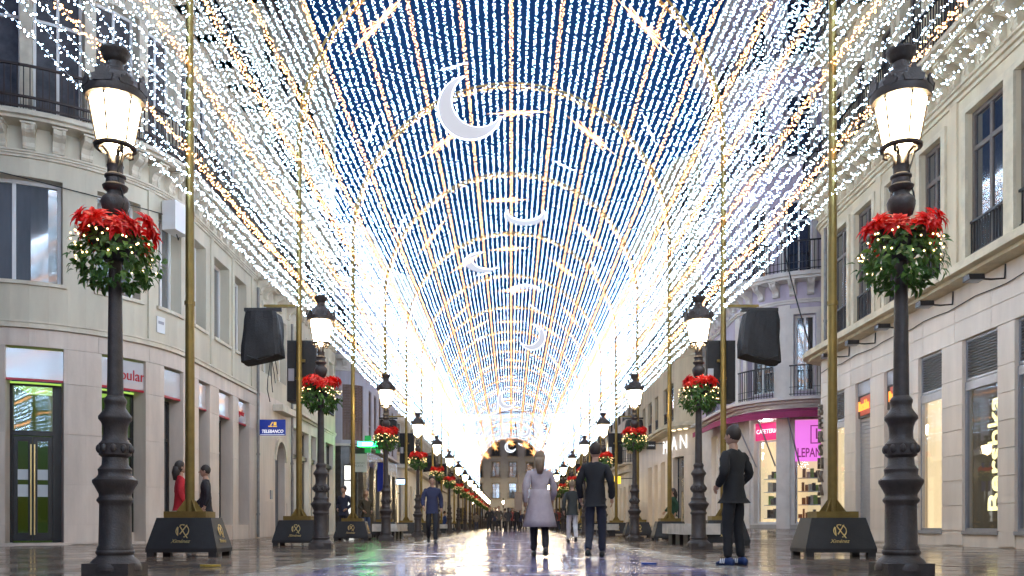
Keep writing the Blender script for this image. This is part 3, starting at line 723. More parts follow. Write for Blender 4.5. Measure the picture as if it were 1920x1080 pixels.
# poinsettia basket: two heads of flowers over a skirt of leaves with fairy lights
redm = leafmat('red_bract', (.72,.012,.010), .3); red2 = leafmat('bright_red_bract', (.85,.03,.012), .25)
lf1 = leafmat('green_leaf', (.06,.14,.025), .45); lf2 = leafmat('light_green_leaf', (.14,.27,.05), .3)
def leaf(mb, c, dirv, up, ln, w, fold=.25, droop=.2):
    d = dirv.normalized(); s = d.cross(up).normalized(); u = s.cross(d); c = Vector(c)
    a = c; m1 = c+d*ln*.35+u*ln*.06; m2 = c+d*ln*.7+u*(.02-droop*.2)*ln; e = c+d*ln-u*ln*droop
    mb.add([a, m1+s*w*.5+u*w*fold, m1, m1-s*w*.5+u*w*fold, m2+s*w*.36+u*w*fold*.6, m2, m2-s*w*.36+u*w*fold*.6, e],
           [(0,2,1),(0,3,2),(1,2,5,4),(2,3,6,5),(4,5,7),(5,6,7)])
def make_basket(seed):
    r = random.Random(seed); zc = Z(430)
    t = thing('flower_basket', 'x', 'flower basket', (LXL, LY[0], 0), 0, 'poinsettia baskets on the lamp posts')
    for k in range(17):
        a = 2*pi*k/15+r.uniform(-.2,.2); rad = r.uniform(.20,.34); gap = abs(sin(a))
        c = Vector((rad*cos(a), rad*sin(a), zc-.05+.08*abs(cos(a))+r.uniform(-.07,.05)))
        if k > 14: c = Vector((.15*(1 if k == 16 else -1), -.12, zc+.03))
        ax = (Vector((cos(a), sin(a), .75))).normalized(); q = ax.orthogonal().normalized(); w = ax.cross(q); mb = MB()
        for ring, n, ln, tl in ((0,9,.15,.05),(1,8,.125,.45),(2,6,.08,1.0)):
            for j in range(n):
                th = 2*pi*(j+ring*.5)/n+r.uniform(-.2,.2); d = (q*cos(th)+w*sin(th)+ax*(tl+r.uniform(-.1,.15)))
                leaf(mb, c+ax*.01*ring, d, ax, ln*r.uniform(.8,1.25), .062 if ring < 2 else .04, .2, .25)
        mb.build('poinsettia', (redm, red2)[k % 2], t, fix=False)
    for mm_, n in ((lf1, 420), (lf2, 95)):
        mb = MB()
        for k in range(n):
            ph = r.uniform(0, 2*pi); h = r.random(); rad = (.22+.15*sin(pi*min(1,(h*.85+.15))))*r.uniform(.72,1.12); z = zc-.56+.54*h + r.uniform(-.04,.04)
            rad *= .92+.13*sin(ph*5+seed)
            if h < .2: rad *= .5+2.2*h
            c = Vector((rad*cos(ph), rad*sin(ph), z)); d = Vector((cos(ph)*r.uniform(.2,1), sin(ph)*r.uniform(.2,1), r.uniform(-1.3,.25)))+Vector((r.uniform(-.5,.5), r.uniform(-.5,.5), 0))
            leaf(mb, c, d, Vector((cos(ph), sin(ph), .4)), r.uniform(.07,.125), r.uniform(.04,.065), .15, .2)
        mb.build('foliage', mm_, t, kind='stuff', fix=False)
    mb = MB()
    for k in range(46):
        ph = r.uniform(0, 2*pi); h = r.uniform(.4,1.0); rad = .39*r.uniform(.9,1.08)
        mb.ball((rad*cos(ph), rad*sin(ph), zc-.52+.42*h), .009, 5, 4)
    mb.build('fairy_lights', led_f, t, kind='stuff'); MB().lathe([(.1,zc-.32),(.2,zc-.2),(.24,zc-.02),(.06,zc)], 12).build('pot', blackbox, t)
    return t
# ================================================================== gilded posts with their weighted boxes
PY = [13.6+7.0*k for k in range(-1, 19)]; PX = 5.12
def make_post():
    t = thing('gilded_post', 'x', 'arch post', (-PX, PY[1], 0), 0, 'gilded arch posts on black boxes')
    mb = MB(); a, c, h = (.555,.37), (.425,.26), .61
    v = [(-a[0],-a[1],.07),(a[0],-a[1],.07),(a[0],a[1],.07),(-a[0],a[1],.07),(-a[0],-a[1],.13),(a[0],-a[1],.13),(a[0],a[1],.13),(-a[0],a[1],.13),(-c[0],-c[1],h),(c[0],-c[1],h),(c[0],c[1],h),(-c[0],c[1],h)]
    mb.add(v, [(3,2,1,0),(8,9,10,11)]+[(i,(i+1) % 4,(i+1) % 4+4,i+4) for i in range(4)]+[(i+4,(i+1) % 4+4,(i+1) % 4+8,i+8) for i in range(4)])
    bx = mb.build('pedestal_box', blackbox, t)
    for sx_ in (-1, 1):
        for sy in (-1, 1): MB().box(sx_*.48-.06, sx_*.48+.06, sy*.31-.05, sy*.31+.05, 0, .07).build('foot', blackbox, t)
    MB().box(-.33,.33,-.22,.22,.612,.71).build('base_plate', goldp, t)
    MB().lathe([(.075,.712),(.07,3.5),(.058,9.62)], 16).build('pole', goldp, t, True)
    for k in range(4):
        Mx = Matrix.Translation((0,0,.712)) @ Matrix.Rotation(k*pi/2+pi/4, 4, 'Z'); MB().prism([(.07,0),(.22,0),(.07,.2)], -.008, .008, Mx).build('gusset', goldp, t)
    MB().lathe([(.085,4.0),(.085,4.06)], 12).build('pole_collar', goldp, t)
    for front in (1, 0):
        ang = math.atan2(h-.13, (a[1]-c[1]) if front else (a[0]-c[0]))
        if front: Mx = Matrix.Translation((0, -(a[1]+c[1])/2, .375)) @ Matrix.Rotation(-(pi/2-ang), 4, 'X') @ Matrix.Translation((0,-.004,0))
        else: Mx = Matrix.Rotation(pi/2, 4, 'Z') @ Matrix.Translation((0, -(a[0]+c[0])/2, .375)) @ Matrix.Rotation(-(pi/2-ang), 4, 'X') @ Matrix.Translation((0,-.004,0))
        em = MB(); R0, R1, cz = .085, .105, .03
        for s0, s1 in ((-45,62),(75,118),(140,225)):
            for i in range(8):
                u0 = radians(s0+(s1-s0)*i/8); u1 = radians(s0+(s1-s0)*(i+1)/8); k0 = R0+.008*sin(pi*i/8)
                em.prism([(k0*cos(u0),cz+k0*sin(u0)),(R1*cos(u0),cz+R1*sin(u0)),(R1*cos(u1),cz+R1*sin(u1)),(k0*cos(u1),cz+k0*sin(u1))], -.004, .0, Mx)
        em.prism([(-.055,cz+.075),(-.04,cz+.08),(.095,cz-.115),(.075,cz-.115)], -.005,-.001, Mx)
        em.prism([(.055,cz+.095),(.075,cz+.095),(-.03,cz-.06),(-.042,cz-.05)], -.006,-.002, Mx)
        em.prism([(-.085,cz+.06),(-.065,cz+.06),(-.06,cz-.085),(-.075,cz-.07)], -.005,-.001, Mx)
        em.prism([(.03,cz-.085),(.05,cz-.092),(.04,cz-.105),(.02,cz-.1)], -.005,-.001, Mx)
        e = em.build('emblem', goldm, bx)
        tx = text('script_lettering', 'Ximénez', .085, (0,0,0), (0,-1), goldm, bx, .002, .35, wx=.95)
        tx.rotation_mode = 'QUATERNION'; M2 = Mx @ Matrix.Translation((-.02,-.002,-.135)) @ Matrix.Rotation(pi/2, 4, 'X') @ Matrix.Diagonal((.95,1,1,1)); tx.matrix_basis = M2
    return t
lamp0 = make_lamp(); baskets = [make_basket(i) for i in (1,2,3,4)]; post0 = make_post()
index_kids()
side_n = {-1: 'bank side', 1: 'cafe side'}
used = set()
def put(proto, loc, rz, label, group):
    if proto.name in used: o = copy_tree(proto)
    else: used.add(proto.name); o = proto
    o.location = loc; o.rotation_euler = (0,0,rz); o['label'] = label; o['group'] = group; return o
for sd in (-1, 1):
    for k, yy in enumerate(LY+[150.5]):  # the last pair, past the tunnel, is added to light the end house
        x = LXL if sd < 0 else LXR
        wh = {(-1,0): 'black street lamp standing before the green lit bank doors', (1,0): 'large black street lamp standing before the marble store with vertical neon lettering',
              (-1,1): 'black street lamp between the bank side loudspeaker and the blue bank sign', (1,1): 'black street lamp beside the stone bench and the cafe side loudspeaker'}.get((sd,k))
        if not wh: wh = 'black street lamp, %s from the camera in the %s row' % (ord_(k), side_n[sd]) if k < 7 else 'small distant black street lamp where the %s row closes up' % side_n[sd]
        put(lamp0, (x, yy, 0), (k*.37 % 1)*.3, wh, 'cast iron street lamps')
        fl = {(-1,0): 'red poinsettia basket on the lamp before the green bank doors', (1,0): 'red poinsettia basket on the lamp before the marble clothing store', (-1,1): 'red poinsettia basket beside the bank side loudspeaker', (1,1): 'red poinsettia basket above the stone bench by the cafe'}.get((sd,k))
        if not fl: fl = 'red poinsettia basket on the %s lamp of the %s row' % (ord_(k), side_n[sd]) if k < 7 else 'tiny distant red poinsettia basket in the %s row of lamps' % side_n[sd]
        put(baskets[(k*2+(sd > 0)) % 4], (x, yy, 0), (0, .5, .2, .8)[k % 4]+(0 if sd < 0 else pi), fl, 'poinsettia baskets on the lamp posts')
    for k, yy in enumerate(PY):
        lb = 'gilded post on black box, %s from the camera, %s' % (ord_(k), side_n[sd]) if k < 8 else 'distant gilded post on black box, %s' % side_n[sd]
        put(post0, (sd*PX, yy, 0), 0, lb, 'gilded arch posts on black boxes')
for x in (-6.8,-1.4,1.4,6.8):  # extra lamps added beyond the tunnel to brighten the end house
    for yy in (150.5,):
        o = copy_tree(lamp0); o.location = (x, yy, 0); o['label'] = 'small distant black street lamp added before the end house to light it'; o['group'] = 'street lamps added to light the end house'
# arches
rr = random.Random(21)
ZS, RA = 9.6, 5.12
amesh = MB()
for dy in (-.13, .13): amesh.tube([(RA*cos(pi*i/48), dy, ZS+RA*sin(pi*i/48)) for i in range(49)], .032, 6)
amesh = amesh.mesh('arch_tube', goldp, True)
abr = MB()
for i in range(25):
    a = pi*i/24; abr.tube([(RA*cos(a),-.13,ZS+RA*sin(a)),(RA*cos(a),.13,ZS+RA*sin(a))], .018, 5)
abr = abr.mesh('arch_rung', goldp)
aled = MB()
for i in range(330):
    a = pi*rr.random(); q = RA-.06+rr.uniform(-.05,.05); aled.tetra((q*cos(a), rr.uniform(-.16,.16), ZS+q*sin(a)), .022, rr)
aled = aled.mesh('warm_bulb_rope', led_o, fix=False)
for k, yy in enumerate(PY):
    lb = 'gilded double tube arch wound with warm lights, %s overhead from the camera' % ord_(k) if k < 8 else 'distant gilded arch of lights overlapping others down the tunnel'
    t = thing('light_arch', lb, 'light arch', (0, yy, 0), 0, 'gilded arches of the light tunnel')
    link('arch_tube', amesh, t); link('arch_rung', abr, t, 'stuff'); link('warm_bulb_rope', aled, t, 'stuff')
# strings of lights
def string_mesh(seed, m, sp, jit, size, nm):
    r = random.Random(seed); led = MB(); cab = MB(); y0, y1 = -26., 139.6
    def sag(y_): f = ((y_-13.6) % 7)/7; return -.22*f*(1-f)
    y_ = y0; k = 0
    while y_ < y1:
        side = 1 if k % 2 else -1; a = r.uniform(0, 2*pi)
        led.tetra((side*r.uniform(.15,1)*jit, y_+r.uniform(-.4,.4)*sp, sag(y_)+r.uniform(-1,1)*jit), size*r.uniform(.7,1.15), r)
        y_ += sp*r.uniform(.75,1.25)*(1+max(0, y_-18)/14); k += 1
    cab.tube([(0, y_*.5, sag(y_*.5)) for y_ in range(-52, 280)], .004, 3)
    return cab.mesh('light_string', wire, fix=False), led.mesh('bulbs', m, fix=False)
wv = [string_mesh(50+i, led_w, .042, .040, .0118, 'cool') for i in range(5)]
ov = [string_mesh(80+i, led_o, .022, .055, .018, 'warm') for i in range(3)]
Ltot = 2*(ZS-5.75)+pi*RA; NS = 103
for i in range(NS):
    u = Ltot*i/(NS-1)
    if u < ZS-5.75: x, z = -RA, 5.75+u
    elif u > Ltot-(ZS-5.75): x, z = RA, 5.75+Ltot-u
    else: a = pi-(u-(ZS-5.75))/RA; x, z = RA*cos(a), ZS+RA*sin(a)
    warm = i % 6 == 3
    mc, ml = (ov if warm else wv)[rr.randrange(3 if warm else 5)]
    o = link('light_string', mc, None, None, (x, rr.uniform(-.3,.3), z+rr.uniform(-.03,.03)))
    if i in (0, NS-1): lb = 'lowest string of cool white lights along the %s edge of the tunnel' % ('bank side' if i == 0 else 'store side')
    else: lb = 'string of %s lights running lengthwise %s' % ('warm orange' if warm else 'cool white', 'overhead along the tunnel vault' if u > 8 and u < Ltot-8 else 'low on the %s flank of the tunnel' % ('bank side' if u < 8 else 'store side'))
    tag(o, lb, 'string lights', 'warm strings of the light tunnel' if warm else 'cool strings of the light tunnel')
    link('bulbs', ml, o, 'stuff')
# gold starbursts lying on the net, and white slivers
def star_mesh(seed, lt, ly, n=16):
    r = random.Random(seed); mb = MB()
    for k in range(n):
        a = 2*pi*k/n+r.uniform(-.12,.12); ln = r.uniform(.45,1.0) if k % (n//2) else 1.1
        d = Vector((cos(a)*lt*ln, sin(a)*ly*ln, r.uniform(-.06,.06))); s = Vector((-sin(a),cos(a),0))*.011
        mb.add([s*.4, -s*.4, d*.45+s, d, d*.45-s, d*.4+Vector((0,0,.025))], [(0,2,5),(2,3,5),(3,4,5),(4,1,5),(1,0,5),(0,1,4,3,2)])
    for k in range(int(n*5)):
        a = 2*pi*rr.randrange(n)/n; q = rr.random()**1.4
        mb.tetra((cos(a)*lt*q*.8, sin(a)*ly*q*.8, rr.uniform(-.03,.03)), .012, rr)
    return mb.mesh('starburst', emis('starburst_gold', (1,.45,.13), 4), fix=False)
stars = [star_mesh(i, .95, .42) for i in range(4)]; slv = star_mesh(9, .40, .05, 4); slv.materials.clear(); slv.materials.append(emis('sliver_white', (.75,.87,1), 6))
rnd = random.Random(31)
def on_net(t, dr=.75): return ((RA-dr)*sin(t), ZS+(RA-dr)*cos(t))
def star(yy, deg, ms, nm, lb, cat, grp, tw=0.):
    t = radians(deg); x, z = on_net(t); o = link(nm, ms, None, None, (x, yy, z)); o.rotation_mode = 'XYZ'; o.rotation_euler = (0, t, tw); return tag(o, lb, cat, grp)
first = {(20.6,-47): 'gold starburst of lights high on the bank side, first from the camera', (20.6,47): 'gold starburst of lights high on the store side, first from the camera'}
for k in range(1, 17):
    yy = PY[k]+.2 if k > 1 else 14.
    for j, dg in enumerate((-47,-2,47) if k % 2 == 0 else (-30,2,36)):
        if k == 2 and j == 1: continue
        lb = 'gold starburst of lights on the tunnel ceiling, %s row, %s' % (ord_(k-1), ('bank side','centre','store side')[j]) if k < 7 else 'small distant gold starburst among the tunnel lights'
        star(yy+rnd.uniform(-.4,.9), dg+rnd.uniform(-4,4), stars[rnd.randrange(4)], 'starburst', lb, 'starburst light', 'gold starbursts of the tunnel', rnd.uniform(-.12,.12))
for (yy, dg) in ((24.5,-22),(31,26),(24,-63),(24,62),(31,-66),(38,58),(45,-20),(52,18),(59,-30)):
    star(yy, dg, slv, 'light_sliver', 'short white sliver of light on the tunnel net, about %d metres along, %s' % (yy, 'bank side' if dg < 0 else 'store side'), 'sliver light', 'white slivers of the tunnel', rnd.uniform(-.6,.6))
for x, z, wht in ((-4.4,12.4,0),(-2.9,13.9,0),(-.1,14.45,0),(2.5,14,0),(4,12.7,0),(1.6,14.1,1)):
    o = link('starburst', slv if wht else stars[1], None, None, (x*.95, 141.2, z-.35)); o.rotation_euler = (pi/2, rnd.uniform(0,1), 0); o.scale = (1, 2.2, 1)
    tag(o, '%s starburst standing upright on the last arch before the end house' % ('white' if wht else 'gold'), 'starburst light', 'starbursts on the last arch')
# crescent moons
def moon_meshes(R=.9):
    pts = []; th0 = radians(58)
    for i in range(33): a = th0+(2*pi-2*th0)*i/32; pts.append((R*cos(a), R*sin(a)))
    h0, h1 = Vector(pts[0]), Vector(pts[-1]); r2 = R*.80; cx = R*cos(th0)+sqrt(max(.01, r2*r2-(R*sin(th0))**2))*-1 if False else R*.36
    r2 = (h0-Vector((cx,0))).length; b0 = atan2(h0.y, h0.x-cx)
    inn = []
    for i in range(33): a = -b0+2*pi-(2*pi-2*b0)*i/32; inn.append((cx+r2*cos(a), r2*sin(a)))
    f = MB(); n = 33
    for i in range(32):
        j = 32-i
        q = [pts[i], pts[i+1], inn[j-1], inn[j]] 
        f.prism(q, -.035, .035)
    rim = MB(); rim.tube([(x, 0, z) for x, z in pts], .026, 6); rim.tube([(x, 0, z) for x, z in inn], .024, 6)
    return f.mesh('moon_face', emis('moon_acrylic', (.78,.80,.90), .44), fix=True), rim.mesh('light_rim', emis('moon_rim', (.85,.92,1), 3))
mf, mr = moon_meshes()
def moon(x, yy, z, rx, ry, lb, sc=1.):
    t = thing('crescent_moon', lb, 'moon light', (x, yy, z), 0, 'crescent moons hung in the tunnel'); t.rotation_mode = 'YXZ'; t.rotation_euler = (rx, ry, 0); t.scale = (sc,)*3
    link('moon_face', mf, t); link('light_rim', mr, t); MB().tube([(0,0,1.5),(0,0,.9)], .006, 5).build('hanger', wire, t) if False else None
moon((882-VX)/FPX*24, 24, CAMZ+(VY-202)/FPX*24, 0, radians(-42), 'large white crescent moon hanging high in the tunnel, opening to the upper side')
moon((985-VX)/FPX*38, 38, CAMZ+(VY-404)/FPX*38, radians(83), radians(-90), 'crescent moon tipped flat so only its thin lower edge shows')
moon((905-VX)/FPX*43, 43, CAMZ+(VY-492)/FPX*43, radians(76), radians(-30), 'slanted crescent moon lying nearly flat under the net')
moon((985-VX)/FPX*52, 52, CAMZ+(VY-545)/FPX*52, radians(83), radians(85), 'flat lying crescent moon with its thin upper edge showing')
moon((998-VX)/FPX*60, 60, CAMZ+(VY-632)/FPX*60, 0, radians(-148), 'pale crescent moon opening towards the bank side, midway along the tunnel')
moon((950-VX)/FPX*86, 86, CAMZ+(VY-750)/FPX*86, 0, radians(-38), 'small pale crescent moon in the bright far tunnel')
moon((983-VX)/FPX*118, 118, CAMZ+(VY-808)/FPX*118, 0, radians(-145), 'tiny pale crescent moon near the far end of the tunnel')
moon((957-VX)/FPX*141.5, 141.5, CAMZ+(VY-838)/FPX*141.5, 0, radians(-40), 'bright crescent moon hung in the last arch against the end house')

# ================================================================== signs and fittings on the buildings
def sign_at(b, name, label, cat, s, z, d, group=None):
    q = b.P.at(s, d); n = b.P.nrm(s); t = thing(name, label, cat, (q[0], q[1], z), atan2(n.y, n.x)+pi/2, group); return t   # local -Y faces outwards
def board(t, w, h, m, dp=.06, x=0, z=0, name='board'): return MB().box(x-w/2, x+w/2, 0, dp, z-h/2, z+h/2).build(name, m, t)
def word(t, body, size, m, x=0, z=0, y=-.012, ext=.008, wx=1., align='CENTER', extra=0., shear=0., tilt=0., name='lettering', space=1.):
    return text(name, body, size, (x, y, z), (0,-1), m, t, ext, shear, align, wx, extra, None, tilt, space)
bank_board = mat('pale_sign_board', (.50,.46,.46), .06, spec=1.0, coat=1.0); bank_red = mat('crimson_strip', (.42,.012,.03), .4); bank_txt = mat('crimson_letters', (.5,.01,.02), .5)
P = bank.P
for i, (a, c) in enumerate(gs := [(P.sx(10), P.sx(120)), (P.sx(190), P.sx(272))] + [(P.sx(x), P.sx(y)) for x, y in ((306,342),(371,392),(409,435),(446,466))]):
    w = c-a-.02; lb = ['pale blank bank sign board over the green glass doors', 'pale bank sign with red lettering on the corner bay', 'glossy blank bank panel over the narrow window just past the corner bay', 'glossy blank bank panel over the second narrow window past the corner', 'glossy blank bank panel over the third narrow window past the corner', 'pale bank sign over the narrow window next to the blue sign'][i]
    t = sign_at(bank, 'bank_sign', lb, 'sign', (a+c)/2, 4.45, -.10, 'bank signs over the openings')
    board(t, w, .72, bank_board); MB().box(-w/2, w/2, -.02, .06, -.42, -.365).build('red_strip', bank_red, t)
    if i in (1, 5): word(t, 'Popular', .40 if i == 1 else .3, bank_txt, .1 if i == 1 else 0, -.02, wx=.85)
# blue sign across the pavement line
t = thing('bank_sign', 'blue projecting sign with yellow emblem and white TELEBANCO lettering', 'sign', (-9.4+.62, 31.6, 4.1)); blue = mat('sign_blue', (.012,.03,.22), .4, emit=(.02,.05,.4), es=.15)
MB().box(-.52,.42,-.05,.05,-.29,.29).build('board', blue, t); ye = mat('sign_yellow', (.8,.5,.06), .5, emit=(1,.6,.08), es=.3); wh = mat('sign_white', (.8,.8,.8), .5, emit=(1,1,1), es=.3)
MB().box(-.50,.40,-.056,-.051,-.27,-.255).build('border', wh, t)
text('lettering', 'TELEBANCO', .165, (-.05,-.055,-.15), (0,-1), wh, t, .004, .2, wx=.86, extra=.004)
em = MB(); em.prism([(-.2,.02),(-.05,.02),(-.05,.06),(-.2,.06)], -.06, -.051); em.prism([(-.14,.07),(-.1,.07),(-.02,.2),(-.06,.2)], -.06, -.051); em.prism([(-.03,.02),(.12,.02),(.12,.06),(-.03,.06)], -.06, -.051); em.prism([(0,.08),(.1,.08),(.1,.2),(0,.2)], -.06, -.051); em.build('emblem', ye, t)
MB().box(-.64,-.52,-.02,.02,-.05,.05).build('bracket', metal_gr, t)
# pharmacy crosses
grn = emis('cross_green', (.02,1.0,.16), 16.0); grd = mat('cross_dark_green', (.01,.10,.03), .4, emit=(.02,.5,.1), es=.25); grw = emis('cross_white', (.6,1,.75), 8)  # the dark green panels are given a faint glow of their own
def cross(x, yy, z, r, m, lb, wd=None):
    t = thing('pharmacy_cross', lb, 'sign', (x, yy, z), .0, 'pharmacy crosses'); q = r*.36
    MB().prism([(-q,-r),(q,-r),(q,-q),(r,-q),(r,q),(q,q),(q,r),(-q,r),(-q,q),(-r,q),(-r,-q),(-q,-q)], -.07, .07).build('panel', grd, t)
    if m is grn:
        q2 = q*.8; MB().box(-r*1.15, r*1.15, -.09, -.071, -q2, q2).build('lit_bar', m, t)
        text('lettering', '23:07', q*1.2, (0,-.1,0), (0,-1), grw, t, .003, wx=1.3)
    MB().box(-.5-r, -r, -.02, .02, -.03, .03).build('bracket', darkfr, t); return t
cross((690-VX)/FPX*46, 46, CAMZ+(VY-833)/FPX*46, .46, grn, 'brightly lit green pharmacy cross above the footway'); cross((709-VX)/FPX*49, 49, CAMZ+(VY-838)/FPX*49, .36, grd, 'dimly glowing dark green pharmacy cross behind the bright one')
t = thing('shop_banner', 'blue vertical banner hanging from a shopfront past the pharmacy', 'banner', (-7.9, 52.2, 4.3)); mb = MB()
for i in range(8): mb.box(-.28+i*.07, -.28+(i+1)*.07, -.02+.02*sin(i*1.3), .0+.02*sin(i*1.3), -1.75, 0)
mb.build('cloth', mat('banner_blue', (.012,.03,.30), .7), t); MB().box(-.4,.3,-.015,.015,.0,.03).build('rod', darkfr, t)
t = thing('shop_sign', 'white hanging sign board with grey lettering under the shuttered bays', 'sign', ((674-VX)/FPX*47.1, 47.0, CAMZ+(VY-868)/FPX*47.1)); board(t, .85, 1.0, mat('sign_pale', (.6,.6,.58), .5)); word(t, 'FORMAS\nPLATA', .16, mat('sign_grey', (.25,.27,.25), .6), 0, -.1); MB().box(-.43,.43,0,.06,.5,.75).build('cap', darkfr, t)
t = thing('shop_sign', 'small glowing blue sign over a white shop doorway', 'sign', ((748-VX)/FPX*65, 65.2, CAMZ+(VY-903)/FPX*65)); board(t, 1.2, .35, emis('sign_glow_blue', (.25,.5,1), 5)); board(t, 1.3, .1, darkfr, .06, 0, .23, 'cap')
# fashion store lettering
P = store.P
pr = lambda a, c: tuple(sorted((P.sx(a), P.sx(c))))
t = sign_at(store, 'neon_sign', 'vertical pale yellow neon lettering reading Bershka behind the display window', 'sign', P.sx(1855), 2.05, -.13)
word(t, 'Bershka', .80, neon, 0, 0, 0, .012, 1.0, tilt=pi/2, extra=.006); MB().box(.34,.36,.0,.02,-1.6,1.6).build('rail', darkfr, t)
for j, (a, c, lb) in enumerate(((1606,1633,'orange neon Bershka sign above the closed roller shutter, farther one'),(1660,1697,'orange neon Bershka sign above the shutter, partly behind the big lamp post'))):
    p0 = pr(a, c); t = sign_at(store, 'neon_sign', lb, 'sign', sum(p0)/2, 4.05, -.02, 'orange neon signs'); board(t, p0[1]-p0[0]-.05, .54, mat('neon_back', (.12,.03,.02), .5, emit=(1,.12,.02), es=.22), .03)
    word(t, 'Bershka', .40, neono, 0, 0, -.02, .01, .72, extra=.008)
t = thing('wall_letters', 'column of metal letters spelling the store name down the corner stone', 'sign', (10.44, 28.75, 3.0)); brz = mat('bronze_letter', (.20,.17,.14), .4, .6)
for i, ch in enumerate('BERSHKA'): text('letter', ch, .55, (-.02, 0, 1.35-i*.45), (-1,0), brz, t, .05)
for i, (qx, qz) in enumerate(((1768,605),(1867,555),(1622,680),(1573,703),(1683,648))):
    s = P.sx(qx+22); z = 5.72
    t = sign_at(store, 'wall_spotlight', ['dark arm spotlight above the vent left of the neon window', 'dark arm spotlight above the window with vertical neon letters', 'dark arm spotlight above the orange sign with roller shutter', 'dark arm spotlight at the far end of the store front', 'dark arm spotlight mostly behind the big lamp post'][i], 'spotlight', s, z, .035, 'arm spotlights under the ledge')
    MB().tube([(0,0,.3),(0,-.02,.0),(0,-.3,-.02),(0,-.55,.0)], .022, 6).build('arm', darkfr, t)
    mb = MB(); mb.prism([(-.16,-.05),(.16,-.05),(.13,.07),(-.13,.07)], -.82, -.5); mb.build('head', darkfr, t); MB().box(-.13,.13,-.8,-.53,-.06,-.052).build('lens', metal_gr, t)
# cafe signs
P = cafe.P; pink = mat('sign_pink_panel', (.5,.10,.45), .4, emit=(.92,.22,.85), es=.42); pdk = mat('sign_plum', (.14,.01,.10), .5, emit=(.45,.02,.3), es=.2)
g1, g2 = pr(1413,1458), pr(1490,1560)
P = cafe.P; pr2 = lambda a, c: tuple(sorted((P.sx(a), P.sx(c))))
g1, g2 = pr2(1413,1458), pr2(1490,1560)
t = sign_at(cafe, 'cafe_sign', 'crimson cafe sign reading CAFETERIA above the display window', 'sign', sum(g1)/2, 4.37, -.16); w = g1[1]-g1[0]
board(t, w-.03, .72, mat('sign_crimson', (.35,.01,.09), .4, emit=(.6,.02,.15), es=.5)); word(t, 'CAFETERIA', .25, mat('sign_pale_pink', (.8,.6,.65), .5, emit=(1,.75,.8), es=.8), 0, 0, wx=.82)
t = sign_at(cafe, 'cafe_sign', 'glowing pink sign with framed initial and dark lettering by the store corner', 'sign', sum(g2)/2, 3.9, -.16); w = g2[1]-g2[0]
board(t, w-.03, 1.66, pink); word(t, 'LEPANTO', .52, pdk, -w/2+.1, -.5, align='LEFT', wx=.62, extra=.006)
for (x0, x1, z0, z1) in ((-w/2+.62,-w/2+.66,-.12,.62),(-w/2+1.2,-w/2+1.24,-.12,.62),(-w/2+.66,-w/2+1.2,-.12,-.08),(-w/2+.66,-w/2+1.2,.58,.62)): MB().box(x0, x1, -.02, 0, z0, z1).build('frame', pdk, t)
word(t, 'L', .62, pdk, -w/2+.93, .25)
q = P.at(P.sx(1436), .12); t = thing('wall_spotlight', 'small dazzling white spotlight above the crimson cafe sign', 'spotlight', (q[0], q[1], 4.86)); MB().ball((0,-.05,0), .06, 10, 8).build('bulb', emis('spot_white', (.95,1,.95), 60), t, 'all'); MB().tube([(0,.1,.02),(0,-.02,.06)], .02, 6).build('arm', darkfr, t)
# letters of the corner store
P = mstore.P
for ch, qx in zip('MAN', (1254,1268,1283)):
    pass
s = P.sx(1268); t = sign_at(mstore, 'shop_sign', 'large glowing white capital letters MAN on the curved stone corner', 'sign', s, 5.25, .12); gw = emis('letter_white', (1,.97,.92), .75)
t.rotation_euler = (0,0,0)
for ch, qx in zip('MAN', (1252,1268,1285)):
    q = P.at(P.sx(qx), .14); n = P.nrm(P.sx(qx)); text('letter', ch, 1.15, (q[0]-t.location.x, q[1]-t.location.y, 0), (n.x*.6, n.y-.25), gw, t, .03, wx=.6)
t = thing('shop_sign', 'small black projecting sign with white dots past the MAN letters', 'sign', ((1221-VX)/FPX*52, 52, CAMZ+(VY-835)/FPX*52)); board(t, .55, .5, darkfr); MB().box(.275,.8,.01,.05,.1,.15).build('bracket', darkfr, t); word(t, 'ooooo', .14, mat('sign_white', (.8,.8,.8)), 0, 0)
t = thing('shop_sign', 'yellow projecting sign far along the store side', 'sign', ((1155-VX)/FPX*62, 62, CAMZ+(VY-900)/FPX*62)); board(t, .7, .55, mat('sign_yellow_lit', (.7,.45,.03), .5, emit=(1,.65,.05), es=.9)); MB().box(.35,1.6,.01,.05,.1,.15).build('bracket', darkfr, t)
# electrical box and cables
q = bank.P.at(bank.P.sx(318), .02); n = bank.P.nrm(bank.P.sx(318)); t = thing('equipment_box', 'white metal equipment box fixed high on the bank corner', 'equipment box', (q[0], q[1], 9.0), atan2(n.y,n.x)+pi/2)
MB().box(-.4,.25,-.42,-.02,-.45,.35).build('case', whitefr, t); MB().box(-.3,.15,-.02,.0,-.2,.2).build('bracket', darkfr, t); MB().tube([(0,-.2,-.45),(.05,-.22,-.6),(.12,-.2,-.5)], .015, 6).build('lead', dwire, t)
def cable(lb, pts, r=.014):
    o3 = pts[0]; o = MB().tube([tuple(p[i]-o3[i] for i in range(3)) for p in pts], r, 5).build('cable', dwire); o.location = o3; tag(o, lb, 'cable', 'cables on the facades')
B = bank.P; cable('black cable sagging along the bank wall above the first floor windows', [(*B.at(s, .08), 9.15-.25*sin(pi*max(0,min(1,(s-4)/5)))-.02*(s-2.5)) for s in [2.5+.25*i for i in range(30)]])
cable('thick black cable slanting down past the lilac corner to the store ledge', [(9.7+.11*i*.9, 31.5-.2*i, 12.2-.68*i-.25*sin(pi*i/9)) for i in range(10)], .025)
